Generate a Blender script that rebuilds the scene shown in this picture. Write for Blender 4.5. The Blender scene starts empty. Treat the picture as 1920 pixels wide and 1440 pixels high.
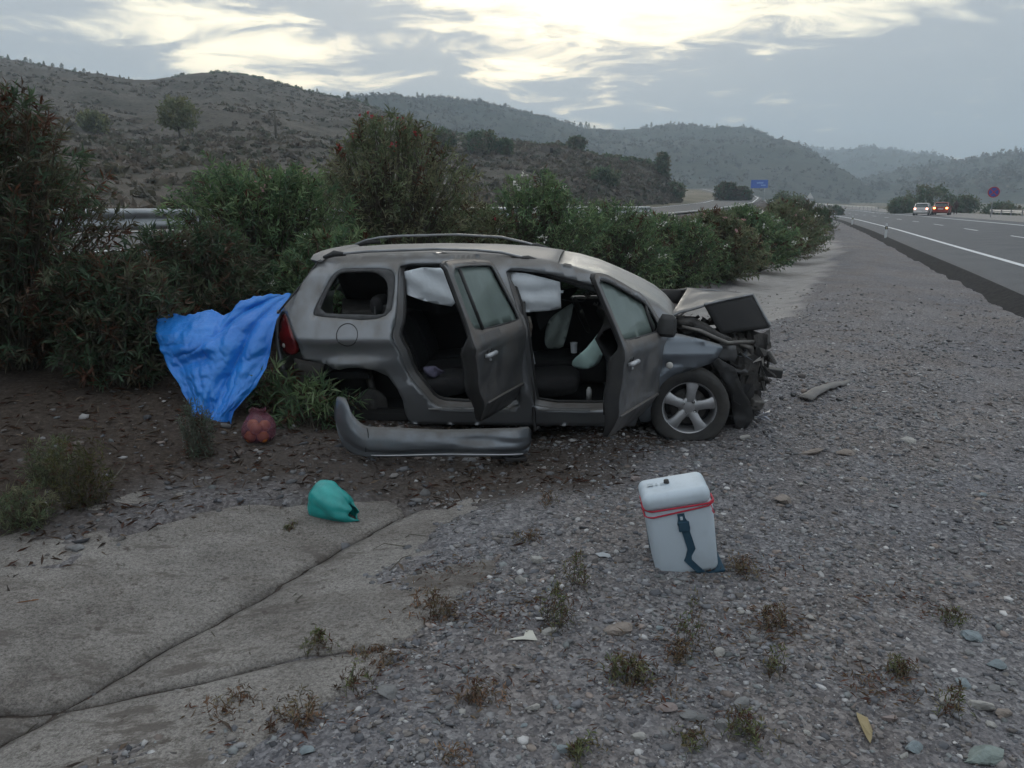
# Crashed estate car in a roadside ditch at dusk
HAZE = 0.0007
LOBES = [(2.0, 13.8, 12, 4.2, .54), (-19, 10.4, 6.5, 2.5, .48), (20, 13.4, 15, 3.0, .50), (-12.0, 8.4, 6, 1.7, .36), (2.5, 8.7, 6, 1.4, .34), (-27, 15, 6, 1.5, .15)]
import bpy, bmesh, math, random
import numpy as np
from mathutils import Vector, Matrix, Quaternion
from mathutils.geometry import delaunay_2d_cdt

R = math.radians
SC = bpy.context.scene
COL = SC.collection

# ------------------------------------------------------------------ camera
cam_d = bpy.data.cameras.new('camera')
cam_d.sensor_fit = 'HORIZONTAL'
cam_d.sensor_width = 36.0
cam_d.lens = 36.0 * 1490 / 1920
cam_d.clip_start = 0.05
cam_d.clip_end = 12000
cam = bpy.data.objects.new('camera', cam_d)
COL.objects.link(cam)
cam.location = (0, 0, 1.6)
cam.rotation_euler = (R(90 - 12.67), 0, 0)
SC.camera = cam

# ------------------------------------------------------------------ sky and sun
SUN_EL, SUN_AZ = 13.0, -1.0
world = bpy.data.worlds.new('World')
SC.world = world
world.use_nodes = True
wn, wl = world.node_tree.nodes, world.node_tree.links
wn.clear()


def wmath(op, a, b=None, c=None, clamp=False):
    n = wn.new('ShaderNodeMath')
    n.operation = op
    n.use_clamp = clamp
    for i, v in enumerate((a, b, c)):
        if v is None:
            continue
        if isinstance(v, (int, float)):
            n.inputs[i].default_value = v
        else:
            wl.new(v, n.inputs[i])
    return n.outputs[0]


def wramp(v, lo, hi):
    n = wn.new('ShaderNodeMapRange')
    n.interpolation_type = 'SMOOTHSTEP'
    n.inputs[1].default_value = lo
    n.inputs[2].default_value = hi
    wl.new(v, n.inputs[0])
    return n.outputs[0]


def wmix(f, a, b):
    n = wn.new('ShaderNodeMix')
    n.data_type = 'RGBA'
    for s, v in ((n.inputs[0], f), (n.inputs[6], a), (n.inputs[7], b)):
        if isinstance(v, (tuple, float, int)):
            s.default_value = v
        else:
            wl.new(v, s)
    return n.outputs[2]


tc = wn.new('ShaderNodeTexCoord')
sep = wn.new('ShaderNodeSeparateXYZ')
wl.new(tc.outputs['Generated'], sep.inputs[0])
dx, dy, dz = sep.outputs
az = wmath('ARCTAN2', dx, dy)
el = wmath('ARCSINE', dz)
# cloud layer coordinates: the direction carried up to a flat cloud base
dn = wmath('ADD', wmath('MAXIMUM', dz, 0.0), 0.13)
comb = wn.new('ShaderNodeCombineXYZ')
wl.new(wmath('DIVIDE', dx, dn), comb.inputs[0])
wl.new(wmath('DIVIDE', dy, dn), comb.inputs[1])


def wnoise(scale, detail, rough, dist=0.0, off=(0, 0, 0), stretch=(1, 1, 1)):
    mp = wn.new('ShaderNodeMapping')
    mp.inputs['Location'].default_value = off
    mp.inputs['Scale'].default_value = stretch
    wl.new(comb.outputs[0], mp.inputs[0])
    n = wn.new('ShaderNodeTexNoise')
    n.inputs['Scale'].default_value = scale
    n.inputs['Detail'].default_value = detail
    n.inputs['Roughness'].default_value = rough
    n.inputs['Distortion'].default_value = dist
    wl.new(mp.outputs[0], n.inputs['Vector'])
    return n.outputs['Fac']


n_big = wnoise(0.9, 4, 0.58, 0.3, (3.1, 0.7, 0))
n_fine = wnoise(2.6, 6, 0.62, 0.5, (1.3, 5.2, 0), (1.0, 1.25, 1))


def lobe(azd, eld, sa, se, amp):
    u = wmath('DIVIDE', wmath('SUBTRACT', az, R(azd)), R(sa))
    v = wmath('DIVIDE', wmath('SUBTRACT', el, R(eld)), R(se))
    e = wmath('POWER', 2.718, wmath('MULTIPLY', wmath('ADD', wmath('MULTIPLY', u, u), wmath('MULTIPLY', v, v)), -1.0))
    return wmath('MULTIPLY', e, amp)


gap = None
# (azimuth, elevation, widths, strength) of the breaks in the cloud in front of the low sun
for L in LOBES:
    g = lobe(*L)
    gap = g if gap is None else wmath('ADD', gap, g)
brk = wmath('ADD', wmath('MULTIPLY', n_big, 0.5), wmath('MULTIPLY', n_fine, 1.75))
brk = wmath('ADD', brk, gap)
gapmask = wramp(brk, 1.27, 1.72)

sky = wn.new('ShaderNodeTexSky')
sky.sky_type = 'NISHITA'
sky.sun_disc = False
sky.sun_elevation = R(SUN_EL)
sky.sun_rotation = R(SUN_AZ)
sky.altitude = 500
sky.dust_density = 2.5
sky.ozone_density = 1.5
skymul = wn.new('ShaderNodeMix')
skymul.data_type = 'RGBA'
skymul.blend_type = 'MULTIPLY'
skymul.inputs[0].default_value = 1.0
wl.new(sky.outputs[0], skymul.inputs[6])
skymul.inputs[7].default_value = (1.15, 1.10, 0.98, 1)
# sunlit thin cloud glows near the low sun; thick cloud is blue grey
cloud_dark = wmix(n_fine, (2.6, 2.85, 3.1, 1), (3.6, 3.8, 3.95, 1))
sund = wn.new('ShaderNodeVectorMath')
sund.operation = 'DOT_PRODUCT'
wl.new(tc.outputs['Generated'], sund.inputs[0])
sund.inputs[1].default_value = (math.sin(R(SUN_AZ)) * math.cos(R(SUN_EL)), math.cos(R(SUN_AZ)) * math.cos(R(SUN_EL)), math.sin(R(SUN_EL)))
fwd = wmath('POWER', wmath('MAXIMUM', sund.outputs['Value'], 0.0), 14.0)
# an overcast sky is brighter overhead than at the horizon (CIE overcast)
ov = wmath('MULTIPLY_ADD', wmath('MAXIMUM', dz, 0.0), 1.5, 0.92)
vm = wn.new('ShaderNodeVectorMath')
vm.operation = 'SCALE'
wl.new(cloud_dark, vm.inputs[0])
wl.new(ov, vm.inputs['Scale'])
cloud = wmix(wmath('MULTIPLY', fwd, 0.5), vm.outputs[0], (7.6, 7.3, 6.6, 1))
thin = wmath('POWER', wmath('MAXIMUM', sund.outputs['Value'], 0.0), 5.0)
clear = wmix(wmath('MULTIPLY', thin, 0.85), skymul.outputs[2], (17.5, 15.7, 10.8, 1))
final = wmix(gapmask, cloud, clear)
bg = wn.new('ShaderNodeBackground')
bg.inputs['Strength'].default_value = 0.1
wl.new(final, bg.inputs['Color'])
wo = wn.new('ShaderNodeOutputWorld')
wl.new(bg.outputs[0], wo.inputs['Surface'])

sun_d = bpy.data.lights.new('sun', 'SUN')
sun_d.energy = 1.1
sun_d.angle = R(28)
sun_d.color = (1.0, 0.93, 0.82)
sun = bpy.data.objects.new('sun', sun_d)
COL.objects.link(sun)
sd = Vector((math.sin(R(SUN_AZ)) * math.cos(R(SUN_EL)), math.cos(R(SUN_AZ)) * math.cos(R(SUN_EL)), math.sin(R(SUN_EL))))
sun.rotation_euler = sd.to_track_quat('Z', 'Y').to_euler()
sun.location = (0, 0, 60)

SC.view_settings.view_transform = 'Standard'
SC.view_settings.look = 'None'
SC.view_settings.exposure = 0.45
SC.view_settings.gamma = 1.0
SC.cycles.use_denoising = True
SC.cycles.max_bounces = 5
SC.cycles.diffuse_bounces = 3
SC.cycles.glossy_bounces = 3
SC.cycles.volume_bounces = 2
SC.cycles.use_adaptive_sampling = True
SC.cycles.adaptive_threshold = 0.03
SC.cycles.transparent_max_bounces = 8

# ------------------------------------------------------------------ helpers


def rng_np(seed):
    return np.random.default_rng(seed)


def _hash(ix, iy, seed):
    h = (ix.astype(np.int64) * 374761393 + iy.astype(np.int64) * 668265263 + seed * 144665) & 0x7fffffff
    h = ((h ^ (h >> 13)) * 1274126177) & 0x7fffffff
    h = h ^ (h >> 16)
    return (h & 0xffff) / 65535.0


def vnoise(x, y, seed=0):
    x = np.asarray(x, float); y = np.asarray(y, float)
    ix, iy = np.floor(x), np.floor(y)
    fx, fy = x - ix, y - iy
    fx = fx * fx * (3 - 2 * fx); fy = fy * fy * (3 - 2 * fy)
    a = _hash(ix, iy, seed); b = _hash(ix + 1, iy, seed)
    c = _hash(ix, iy + 1, seed); d = _hash(ix + 1, iy + 1, seed)
    return (a * (1 - fx) + b * fx) * (1 - fy) + (c * (1 - fx) + d * fx) * fy - 0.5


def fbm(x, y, o=4, seed=0):
    s = 0; a = 1.0; f = 1.0
    for i in range(o):
        s = s + a * vnoise(np.asarray(x) * f, np.asarray(y) * f, seed + i * 17)
        a *= 0.5; f *= 2.03
    return s


def tag(o, label=None, cat=None, group=None, kind=None):
    for k, v in (('label', label), ('category', cat), ('group', group), ('kind', kind)):
        if v:
            o[k] = v
    return o


def link(o, parent=None):
    COL.objects.link(o)
    if parent is not None:
        o.parent = parent
    return o


def empty(name, loc=(0, 0, 0), rot=(0, 0, 0)):
    o = bpy.data.objects.new(name, None)
    o.empty_display_size = 0.1
    o.location = loc
    o.rotation_euler = rot
    COL.objects.link(o)
    return o


def mobj(name, V, F, m, parent=None, smooth=True, uv=None):
    me = bpy.data.meshes.new(name)
    me.from_pydata([tuple(v) for v in V], [], [tuple(f) for f in F])
    if smooth:
        me.polygons.foreach_set('use_smooth', [True] * len(me.polygons))
    me.update()
    o = bpy.data.objects.new(name, me)
    for mm in (m if isinstance(m, (list, tuple)) else [m]):
        me.materials.append(mm)
    return link(o, parent)


def np_mesh(name, V, F, smooth=False, cols=None, colname='col'):
    """fast mesh from arrays; F is (n,3) or (n,4)"""
    V = np.asarray(V, np.float32); F = np.asarray(F, np.int32)
    k = F.shape[1]
    me = bpy.data.meshes.new(name)
    me.vertices.add(len(V)); me.vertices.foreach_set('co', V.ravel())
    me.loops.add(F.size); me.loops.foreach_set('vertex_index', F.ravel())
    me.polygons.add(len(F))
    me.polygons.foreach_set('loop_start', np.arange(0, F.size, k, dtype=np.int32))
    me.polygons.foreach_set('loop_total', np.full(len(F), k, np.int32))
    if smooth:
        me.polygons.foreach_set('use_smooth', np.ones(len(F), bool))
    if cols is not None:
        at = me.color_attributes.new(colname, 'FLOAT_COLOR', 'POINT')
        c = np.ones((len(V), 4), np.float32); c[:, :3] = cols
        at.data.foreach_set('color', c.ravel())
    me.update(); me.validate()
    return me


def np_obj(name, V, F, m, parent=None, smooth=False, cols=None):
    me = np_mesh(name, V, F, smooth, cols)
    me.materials.append(m)
    return link(bpy.data.objects.new(name, me), parent)


class G:
    """collects simple shapes; build() links them as ONE mesh object"""
    def __init__(self):
        self.V = []; self.F = []; self.M = []

    def add(self, V, F, mi=0):
        b = len(self.V)
        self.V += [tuple(v) for v in V]
        self.F += [tuple(i + b for i in f) for f in F]
        self.M += [mi] * len(F)

    def box(self, c, s, rot=None, mi=0):
        pts = [Vector((x * s[0] / 2, y * s[1] / 2, z * s[2] / 2)) for x in (-1, 1) for y in (-1, 1) for z in (-1, 1)]
        if rot is not None:
            m = rot if isinstance(rot, Matrix) else Matrix.Rotation(rot[2], 3, 'Z') @ Matrix.Rotation(rot[1], 3, 'Y') @ Matrix.Rotation(rot[0], 3, 'X')
            pts = [m @ p for p in pts]
        self.add([p + Vector(c) for p in pts], [(0, 1, 3, 2), (4, 6, 7, 5), (0, 4, 5, 1), (2, 3, 7, 6), (0, 2, 6, 4), (1, 5, 7, 3)], mi)
        return self

    def tube(self, path, r, n=8, cap=True, mi=0):
        path = [Vector(p) for p in path]
        rs = r if isinstance(r, (list, tuple)) else [r] * len(path)
        V = []; F = []
        prev = None
        for i, p in enumerate(path):
            t = (path[min(i + 1, len(path) - 1)] - path[max(i - 1, 0)])
            if t.length < 1e-9:
                t = Vector((0, 0, 1))
            t.normalize()
            if prev is None:
                a = t.orthogonal().normalized()
            else:
                a = (prev - t * prev.dot(t))
                a = a.normalized() if a.length > 1e-6 else t.orthogonal().normalized()
            prev = a
            b = t.cross(a)
            for k in range(n):
                w = 2 * math.pi * k / n
                V.append(p + (a * math.cos(w) + b * math.sin(w)) * rs[i])
        for i in range(len(path) - 1):
            for k in range(n):
                F.append((i * n + k, i * n + (k + 1) % n, (i + 1) * n + (k + 1) % n, (i + 1) * n + k))
        if cap:
            F.append(tuple(range(n - 1, -1, -1)))
            F.append(tuple((len(path) - 1) * n + k for k in range(n)))
        self.add(V, F, mi)
        return self

    def lathe(self, prof, n=32, axis='Y', c=(0, 0, 0), mi=0, closed=False):
        """prof: list of (radius, along-axis)"""
        V = []; F = []
        for (r, h) in prof:
            for k in range(n):
                w = 2 * math.pi * k / n
                a, b = r * math.cos(w), r * math.sin(w)
                p = {'Y': (a, h, b), 'Z': (a, b, h), 'X': (h, a, b)}[axis]
                V.append((p[0] + c[0], p[1] + c[1], p[2] + c[2]))
        m = len(prof)
        for i in range(m - 1 if not closed else m):
            j = (i + 1) % m
            for k in range(n):
                F.append((i * n + k, i * n + (k + 1) % n, j * n + (k + 1) % n, j * n + k))
        self.add(V, F, mi)
        return self

    def build(self, name, m, parent=None, smooth=False, bevel=0.0):
        o = mobj(name, self.V, self.F, m, parent, smooth)
        o.data.polygons.foreach_set('material_index', self.M)
        fix_normals(o.data)
        if bevel:
            b = o.modifiers.new('bevel', 'BEVEL'); b.width = bevel; b.segments = 2; b.limit_method = 'ANGLE'
        return o


def fix_normals(me):
    bm = bmesh.new(); bm.from_mesh(me)
    bmesh.ops.recalc_face_normals(bm, faces=bm.faces)
    bm.to_mesh(me); bm.free()


def solidify(o, t, offset=-1):
    s = o.modifiers.new('solid', 'SOLIDIFY'); s.thickness = t; s.offset = offset
    return o


def autosmooth(o, ang=35):
    me = o.data
    bm = bmesh.new(); bm.from_mesh(me)
    for e in bm.edges:
        e.smooth = not (len(e.link_faces) == 2 and e.calc_face_angle(0) > R(ang))
    for f in bm.faces:
        f.smooth = True
    bm.to_mesh(me); bm.free()
    return o


def copy_tree(o, parent=None):
    c = o.copy(); COL.objects.link(c)
    if parent is not None:
        c.parent = parent
    for ch in list(o.children):
        copy_tree(ch, c)
    return c


def pip(x, y, poly):
    """vectorised point in polygon"""
    x = np.asarray(x, float); y = np.asarray(y, float)
    ins = np.zeros(x.shape, bool)
    n = len(poly)
    for i in range(n):
        x1, y1 = poly[i]; x2, y2 = poly[(i + 1) % n]
        c = ((y1 > y) != (y2 > y)) & (x < (x2 - x1) * (y - y1) / ((y2 - y1) if y2 != y1 else 1e-12) + x1)
        ins ^= c
    return ins


def resample(poly, step, closed=True):
    out = []
    n = len(poly)
    for i in range(n if closed else n - 1):
        a = poly[i]; b = poly[(i + 1) % n]
        k = max(1, int(round(math.dist(a, b) / step)))
        for j in range(k):
            out.append((a[0] + (b[0] - a[0]) * j / k, a[1] + (b[1] - a[1]) * j / k))
    if not closed:
        out.append(poly[-1])
    return out


def chaikin(poly, it=1, closed=True):
    for _ in range(it):
        out = []
        n = len(poly)
        for i in range(n if closed else n - 1):
            a = poly[i]; b = poly[(i + 1) % n]
            out.append((a[0] * .75 + b[0] * .25, a[1] * .75 + b[1] * .25))
            out.append((a[0] * .25 + b[0] * .75, a[1] * .25 + b[1] * .75))
        if not closed:
            out = [poly[0]] + out + [poly[-1]]
        poly = out
    return poly


def panel2d(outer, holes=(), step=0.05):
    """triangulate a flat outline with holes and interior points -> (pts, tris)"""
    loops = [resample(outer, step)] + [resample(h, step) for h in holes]
    pts = []; edges = []
    for lp in loops:
        b = len(pts)
        pts += lp
        edges += [(b + i, b + (i + 1) % len(lp)) for i in range(len(lp))]
    xs = [p[0] for p in outer]; zs = [p[1] for p in outer]
    gx, gz_ = np.meshgrid(np.arange(min(xs), max(xs), step), np.arange(min(zs), max(zs), step * .9))
    gx = gx + (np.arange(gx.shape[0]) % 2)[:, None] * step * .5
    gx = gx.ravel(); gz_ = gz_.ravel()
    ok = pip(gx, gz_, loops[0])
    for h in loops[1:]:
        ok &= ~pip(gx, gz_, h)
    bp = np.array(pts)
    gx = gx[ok]; gz_ = gz_[ok]
    if len(gx):
        d = np.min(np.hypot(gx[:, None] - bp[None, :, 0], gz_[:, None] - bp[None, :, 1]), axis=1)
        k = d > step * .45
        pts = pts + list(zip(gx[k].tolist(), gz_[k].tolist()))
    v, e, f, *_ = delaunay_2d_cdt([Vector(p) for p in pts], edges, [], 0, 1e-6)
    P = np.array([(p.x, p.y) for p in v])
    T = np.array([t for t in f if len(t) == 3])
    c = P[T].mean(axis=1)
    ok = pip(c[:, 0], c[:, 1], loops[0])
    for h in loops[1:]:
        ok &= ~pip(c[:, 0], c[:, 1], h)
    return P, T[ok]


# ------------------------------------------------------------------ materials


def nodes_of(name):
    m = bpy.data.materials.new(name)
    m.use_nodes = True
    return m, m.node_tree.nodes, m.node_tree.links, m.node_tree.nodes['Principled BSDF']


def ramp(n, stops):
    r = n.new('ShaderNodeValToRGB')
    e = r.color_ramp.elements
    while len(e) > 1:
        e.remove(e[-1])
    e[0].position = stops[0][0]; e[0].color = (*stops[0][1], 1)
    for p, c in stops[1:]:
        x = e.new(p); x.color = (*c, 1)
    return r


def mat(name, c1, c2=None, rough=0.6, metal=0.0, scale=6.0, detail=5, bump=0.0, bscale=None, spec=0.5, emit=None, coord='Object', lo=.35, hi=.68, trans=0.0, alpha=1.0):
    m, n, l, b = nodes_of(name)
    b.inputs['Roughness'].default_value = rough
    b.inputs['Metallic'].default_value = metal
    b.inputs['Specular IOR Level'].default_value = spec
    t = n.new('ShaderNodeTexCoord')
    if c2 is None:
        c2 = tuple(c * .72 for c in c1)
    nz = n.new('ShaderNodeTexNoise')
    nz.inputs['Scale'].default_value = scale
    nz.inputs['Detail'].default_value = detail
    nz.inputs['Roughness'].default_value = .6
    l.new(t.outputs[coord], nz.inputs['Vector'])
    r = ramp(n, [(lo, c1), (hi, c2)])
    l.new(nz.outputs['Fac'], r.inputs[0])
    l.new(r.outputs[0], b.inputs['Base Color'])
    if bump:
        n2 = n.new('ShaderNodeTexNoise')
        n2.inputs['Scale'].default_value = bscale or scale * 6
        n2.inputs['Detail'].default_value = 5
        l.new(t.outputs[coord], n2.inputs['Vector'])
        bp = n.new('ShaderNodeBump')
        bp.inputs['Strength'].default_value = bump
        bp.inputs['Distance'].default_value = 0.02
        l.new(n2.outputs['Fac'], bp.inputs['Height'])
        l.new(bp.outputs[0], b.inputs['Normal'])
    if emit:
        b.inputs['Emission Color'].default_value = (*emit[0], 1)
        b.inputs['Emission Strength'].default_value = emit[1]
    if trans:
        b.inputs['Transmission Weight'].default_value = trans
    if alpha < 1:
        b.inputs['Alpha'].default_value = alpha
    return m


def leafmat(name, rough=0.5, trans=0.42):
    """leaf colour comes from each leaf's own colour attribute"""
    m, n, l, b = nodes_of(name)
    a = n.new('ShaderNodeVertexColor'); a.layer_name = 'col'
    l.new(a.outputs[0], b.inputs['Base Color'])
    b.inputs['Roughness'].default_value = rough
    b.inputs['Specular IOR Level'].default_value = 0.35
    tr = n.new('ShaderNodeBsdfTranslucent')
    l.new(a.outputs[0], tr.inputs[0])
    mx = n.new('ShaderNodeMixShader'); mx.inputs[0].default_value = trans
    l.new(b.outputs[0], mx.inputs[1]); l.new(tr.outputs[0], mx.inputs[2])
    l.new(mx.outputs[0], n['Material Output'].inputs[0])
    return m


def attrmat(name, rough=0.9, bump=0.0, bscale=60, var=0.25, vscale=40):
    m, n, l, b = nodes_of(name)
    a = n.new('ShaderNodeVertexColor'); a.layer_name = 'col'
    t = n.new('ShaderNodeTexCoord')
    nz = n.new('ShaderNodeTexNoise'); nz.inputs['Scale'].default_value = vscale; nz.inputs['Detail'].default_value = 5
    l.new(t.outputs['Object'], nz.inputs['Vector'])
    mr = n.new('ShaderNodeMapRange'); mr.inputs[3].default_value = 1 - var; mr.inputs[4].default_value = 1 + var
    l.new(nz.outputs['Fac'], mr.inputs[0])
    mx = n.new('ShaderNodeMix'); mx.data_type = 'RGBA'; mx.blend_type = 'MULTIPLY'; mx.inputs[0].default_value = 1
    l.new(a.outputs[0], mx.inputs[6]); l.new(mr.outputs[0], mx.inputs[7])
    l.new(mx.outputs[2], b.inputs['Base Color'])
    b.inputs['Roughness'].default_value = rough
    b.inputs['Specular IOR Level'].default_value = 0.25
    if bump:
        bp = n.new('ShaderNodeBump'); bp.inputs['Strength'].default_value = bump; bp.inputs['Distance'].default_value = .01
        n2 = n.new('ShaderNodeTexNoise'); n2.inputs['Scale'].default_value = bscale; n2.inputs['Detail'].default_value = 4
        l.new(t.outputs['Object'], n2.inputs['Vector']); l.new(n2.outputs['Fac'], bp.inputs['Height'])
        l.new(bp.outputs[0], b.inputs['Normal'])
    return m


M_LEAF = leafmat('leaf')
M_STONE = attrmat('stone', .92, .5, 55, .3, 30)
# ------------------------------------------------------------------ lie of the land


def curve(ys, xs, sm=3.0):
    Y = np.arange(-60, 460, 1.0)
    X = np.interp(Y, ys, xs)
    k = np.exp(-0.5 * (np.arange(-12, 13) / sm) ** 2); k /= k.sum()
    Xp = np.concatenate([X[0] + (X[0] - X[1]) * np.arange(12, 0, -1), X, X[-1] + (X[-1] - X[-2]) * np.arange(1, 13)])
    X = np.convolve(Xp, k, 'valid')
    return lambda y: np.interp(y, Y, X)


# left edge line of our carriageway, ditch axis, middle of the opposite carriageway
XL = curve([-60, 0, 11.5, 21.4, 30.2, 55.3, 96, 156, 180, 215, 250, 300, 350, 400, 460], [-17, 5.6, 9.95, 13.7, 16.9, 26.2, 40.6, 60, 65.5, 72, 77, 83, 84, 80, 72])
XA = curve([-60, 0, 2.85, 3.85, 14.4, 31.8, 52, 68, 110, 156, 200, 300, 460], [-36.2, -3.2, -1.66, -1.11, 4.46, 12.0, 19.3, 24.6, 39.5, 55, 64, 76, 64], 1.2)
XO = curve([-60, 0, 13, 50, 90, 130, 180, 230, 280, 320, 360, 460], [-37, -15, -10.3, 3, 18.5, 34.5, 50.5, 62, 69, 71, 66, 44])
ZO = lambda y: np.interp(y, [-60, 50, 90, 130, 180, 230, 280, 320, 460], [.85, .85, 1.2, 2.0, 3.2, 5.0, 7.0, 8.0, 9.5])
ZL = lambda y: np.interp(y, [-60, 140, 180, 250, 350, 460], [0, 0, .35, 1.4, 3.5, 5.5])
CANT = 0.05
SLAB_D = 0.03


def gz(x, y, fine=True):
    """ground height"""
    x = np.asarray(x, float); y = np.asarray(y, float)
    shp = np.broadcast(x, y).shape
    X = np.broadcast_to(x, shp).ravel(); Y = np.broadcast_to(y, shp).ravel()
    yc = np.clip(Y, -59, 459)
    xo, xa, xl, zo, zl = XO(yc), XA(yc), XL(yc), ZO(yc), ZL(yc)
    xa = np.minimum(xa, xl - 4.2); xo = np.minimum(xo, xa - 6.5)
    near = np.clip(1 - (yc - 60) / 80, 0, 1)
    st = [xo - 400, xo - 60, xo - 9, xo - 4.6, xo - 4.3, xo + 4.3, xo + 4.6, xa - 3.2, xa - 1.5, xa, xa + .85, xa + 1.9, xl - 2.6, xl - 1.7, xl - 1.25, xl + 9, xl + 15, xl + 30, xl + 90, xl + 600]
    zs = [zo + 6, zo + 3, zo + .3, zo - .08, zo - .1, zo - .1, zo - .1, zl * .7 + .06 * near + zo * .3 * (1 - near), zl - .16, zl - .28, zl - .19, zl - .14, zl - .27, zl - .30, zl - .16, zl + .35, zl + .45, zl - .4, zl - 2.5, zl - 4 + 0 * xl]
    S = np.array(st); Z = np.array([np.broadcast_to(z, xl.shape) for z in zs])
    out = np.empty_like(X)
    out[:] = Z[0]
    for i in range(len(st) - 1):
        a, b = S[i], S[i + 1]
        m = (X >= a) & (X < b)
        t = (X - a) / np.maximum(b - a, 1e-6)
        t = t * .4 + .6 * t * t * (3 - 2 * t)
        out[m] = (Z[i] + (Z[i + 1] - Z[i]) * t)[m]
    out[X >= S[-1]] = Z[-1][X >= S[-1]]
    if fine:
        a = (X - xa) * .88
        u = (X - xl) * .938
        off = (u < -1.6)
        amp = np.where(off & (X > xo + 4.8), 1.0, 0.0)
        slab = slabmask(X, Y, a)
        bumps = .05 * fbm(X * .7, Y * .7, 3, 3) + .028 * fbm(X * 3.1, Y * 3.1, 3, 9) + .012 * fbm(X * 14, Y * 14, 2, 21)
        out = out + amp * bumps * (1 - slab) * np.clip(1.4 - Y / 60, .3, 1)
        out = out - slab * SLAB_D * (Y < 6.8)
        out = out - .055 * np.exp(-(((X - 1.45) / .55) ** 2 + ((Y - 6.0) / .5) ** 2))
    return out.reshape(shp)


def slabmask(X, Y, a):
    """1 where the bare concrete / trodden dust of the ditch shows"""
    j = .34 * fbm(X * 1.3, Y * 1.3, 4, 40) + .16 * fbm(X * 5, Y * 5, 4, 44)
    w_r = np.interp(Y, [-5, 2, 4, 4.6, 5.25, 9.5, 13, 40], [.70, .66, .58, .45, -.6, -.6, .8, 1.0])
    w_l = np.interp(Y, [-5, 2, 4, 4.6, 5.3, 9.5, 13, 40], [1.3, 1.25, 1.15, 1.0, -.6, -.6, 1.0, 1.3])
    m1 = np.clip((w_r - a + j) / .22, 0, 1); m2 = np.clip((a + w_l + j) / .16, 0, 1)
    return m1 * m2


def zat(x, y, fine=True):
    return float(gz(np.array([x]), np.array([y]), fine)[0])


# graded grid: a few centimetres near the camera, kilometres at the rim
def graded(c, n, d0, far):
    k = np.linspace(0, 1, n)
    lo, hi = 1.0, 20.0
    for _ in range(60):
        a = (lo + hi) / 2
        if d0 * n * np.sinh(a) / a < far:
            lo = a
        else:
            hi = a
    return c + far * np.sinh(a * k) / np.sinh(a)


gx = np.concatenate([graded(0, 260, .045, 2300)[::-1] * -1, graded(0, 260, .045, 2300)[1:]]) + .6
gy = np.concatenate([-graded(0, 90, .06, 300)[::-1], graded(0, 330, .045, 2500)[1:]]) + 3.2
GX, GY = np.meshgrid(gx, gy)
GZ = gz(GX, GY)
nx, ny = len(gx), len(gy)
I = np.arange(nx * ny).reshape(ny, nx)
FQ = np.stack([I[:-1, :-1], I[:-1, 1:], I[1:, 1:], I[1:, :-1]], -1).reshape(-1, 4)
VV = np.stack([GX, GY, GZ], -1).reshape(-1, 3)
fx, fy = VV[:, 0], VV[:, 1]
yc = np.clip(fy, -59, 459)
aa = (fx - np.minimum(XA(yc), XL(yc) - 4.2)) * .88
uu = (fx - XL(yc)) * .938
sl = slabmask(fx, fy, aa)
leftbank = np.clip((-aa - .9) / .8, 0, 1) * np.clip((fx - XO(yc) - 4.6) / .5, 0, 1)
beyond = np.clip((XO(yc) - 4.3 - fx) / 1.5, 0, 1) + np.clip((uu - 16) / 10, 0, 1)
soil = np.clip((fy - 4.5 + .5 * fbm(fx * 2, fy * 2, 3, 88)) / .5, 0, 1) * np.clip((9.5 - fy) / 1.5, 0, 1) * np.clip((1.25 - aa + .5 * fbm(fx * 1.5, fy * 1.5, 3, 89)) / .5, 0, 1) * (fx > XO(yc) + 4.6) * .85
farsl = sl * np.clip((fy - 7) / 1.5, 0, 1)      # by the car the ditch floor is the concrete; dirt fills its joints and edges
masks = np.stack([farsl, np.maximum(np.maximum(leftbank, soil) * (1 - sl), (sl - farsl) * .9), np.clip(beyond, 0, 1)], -1)


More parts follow.
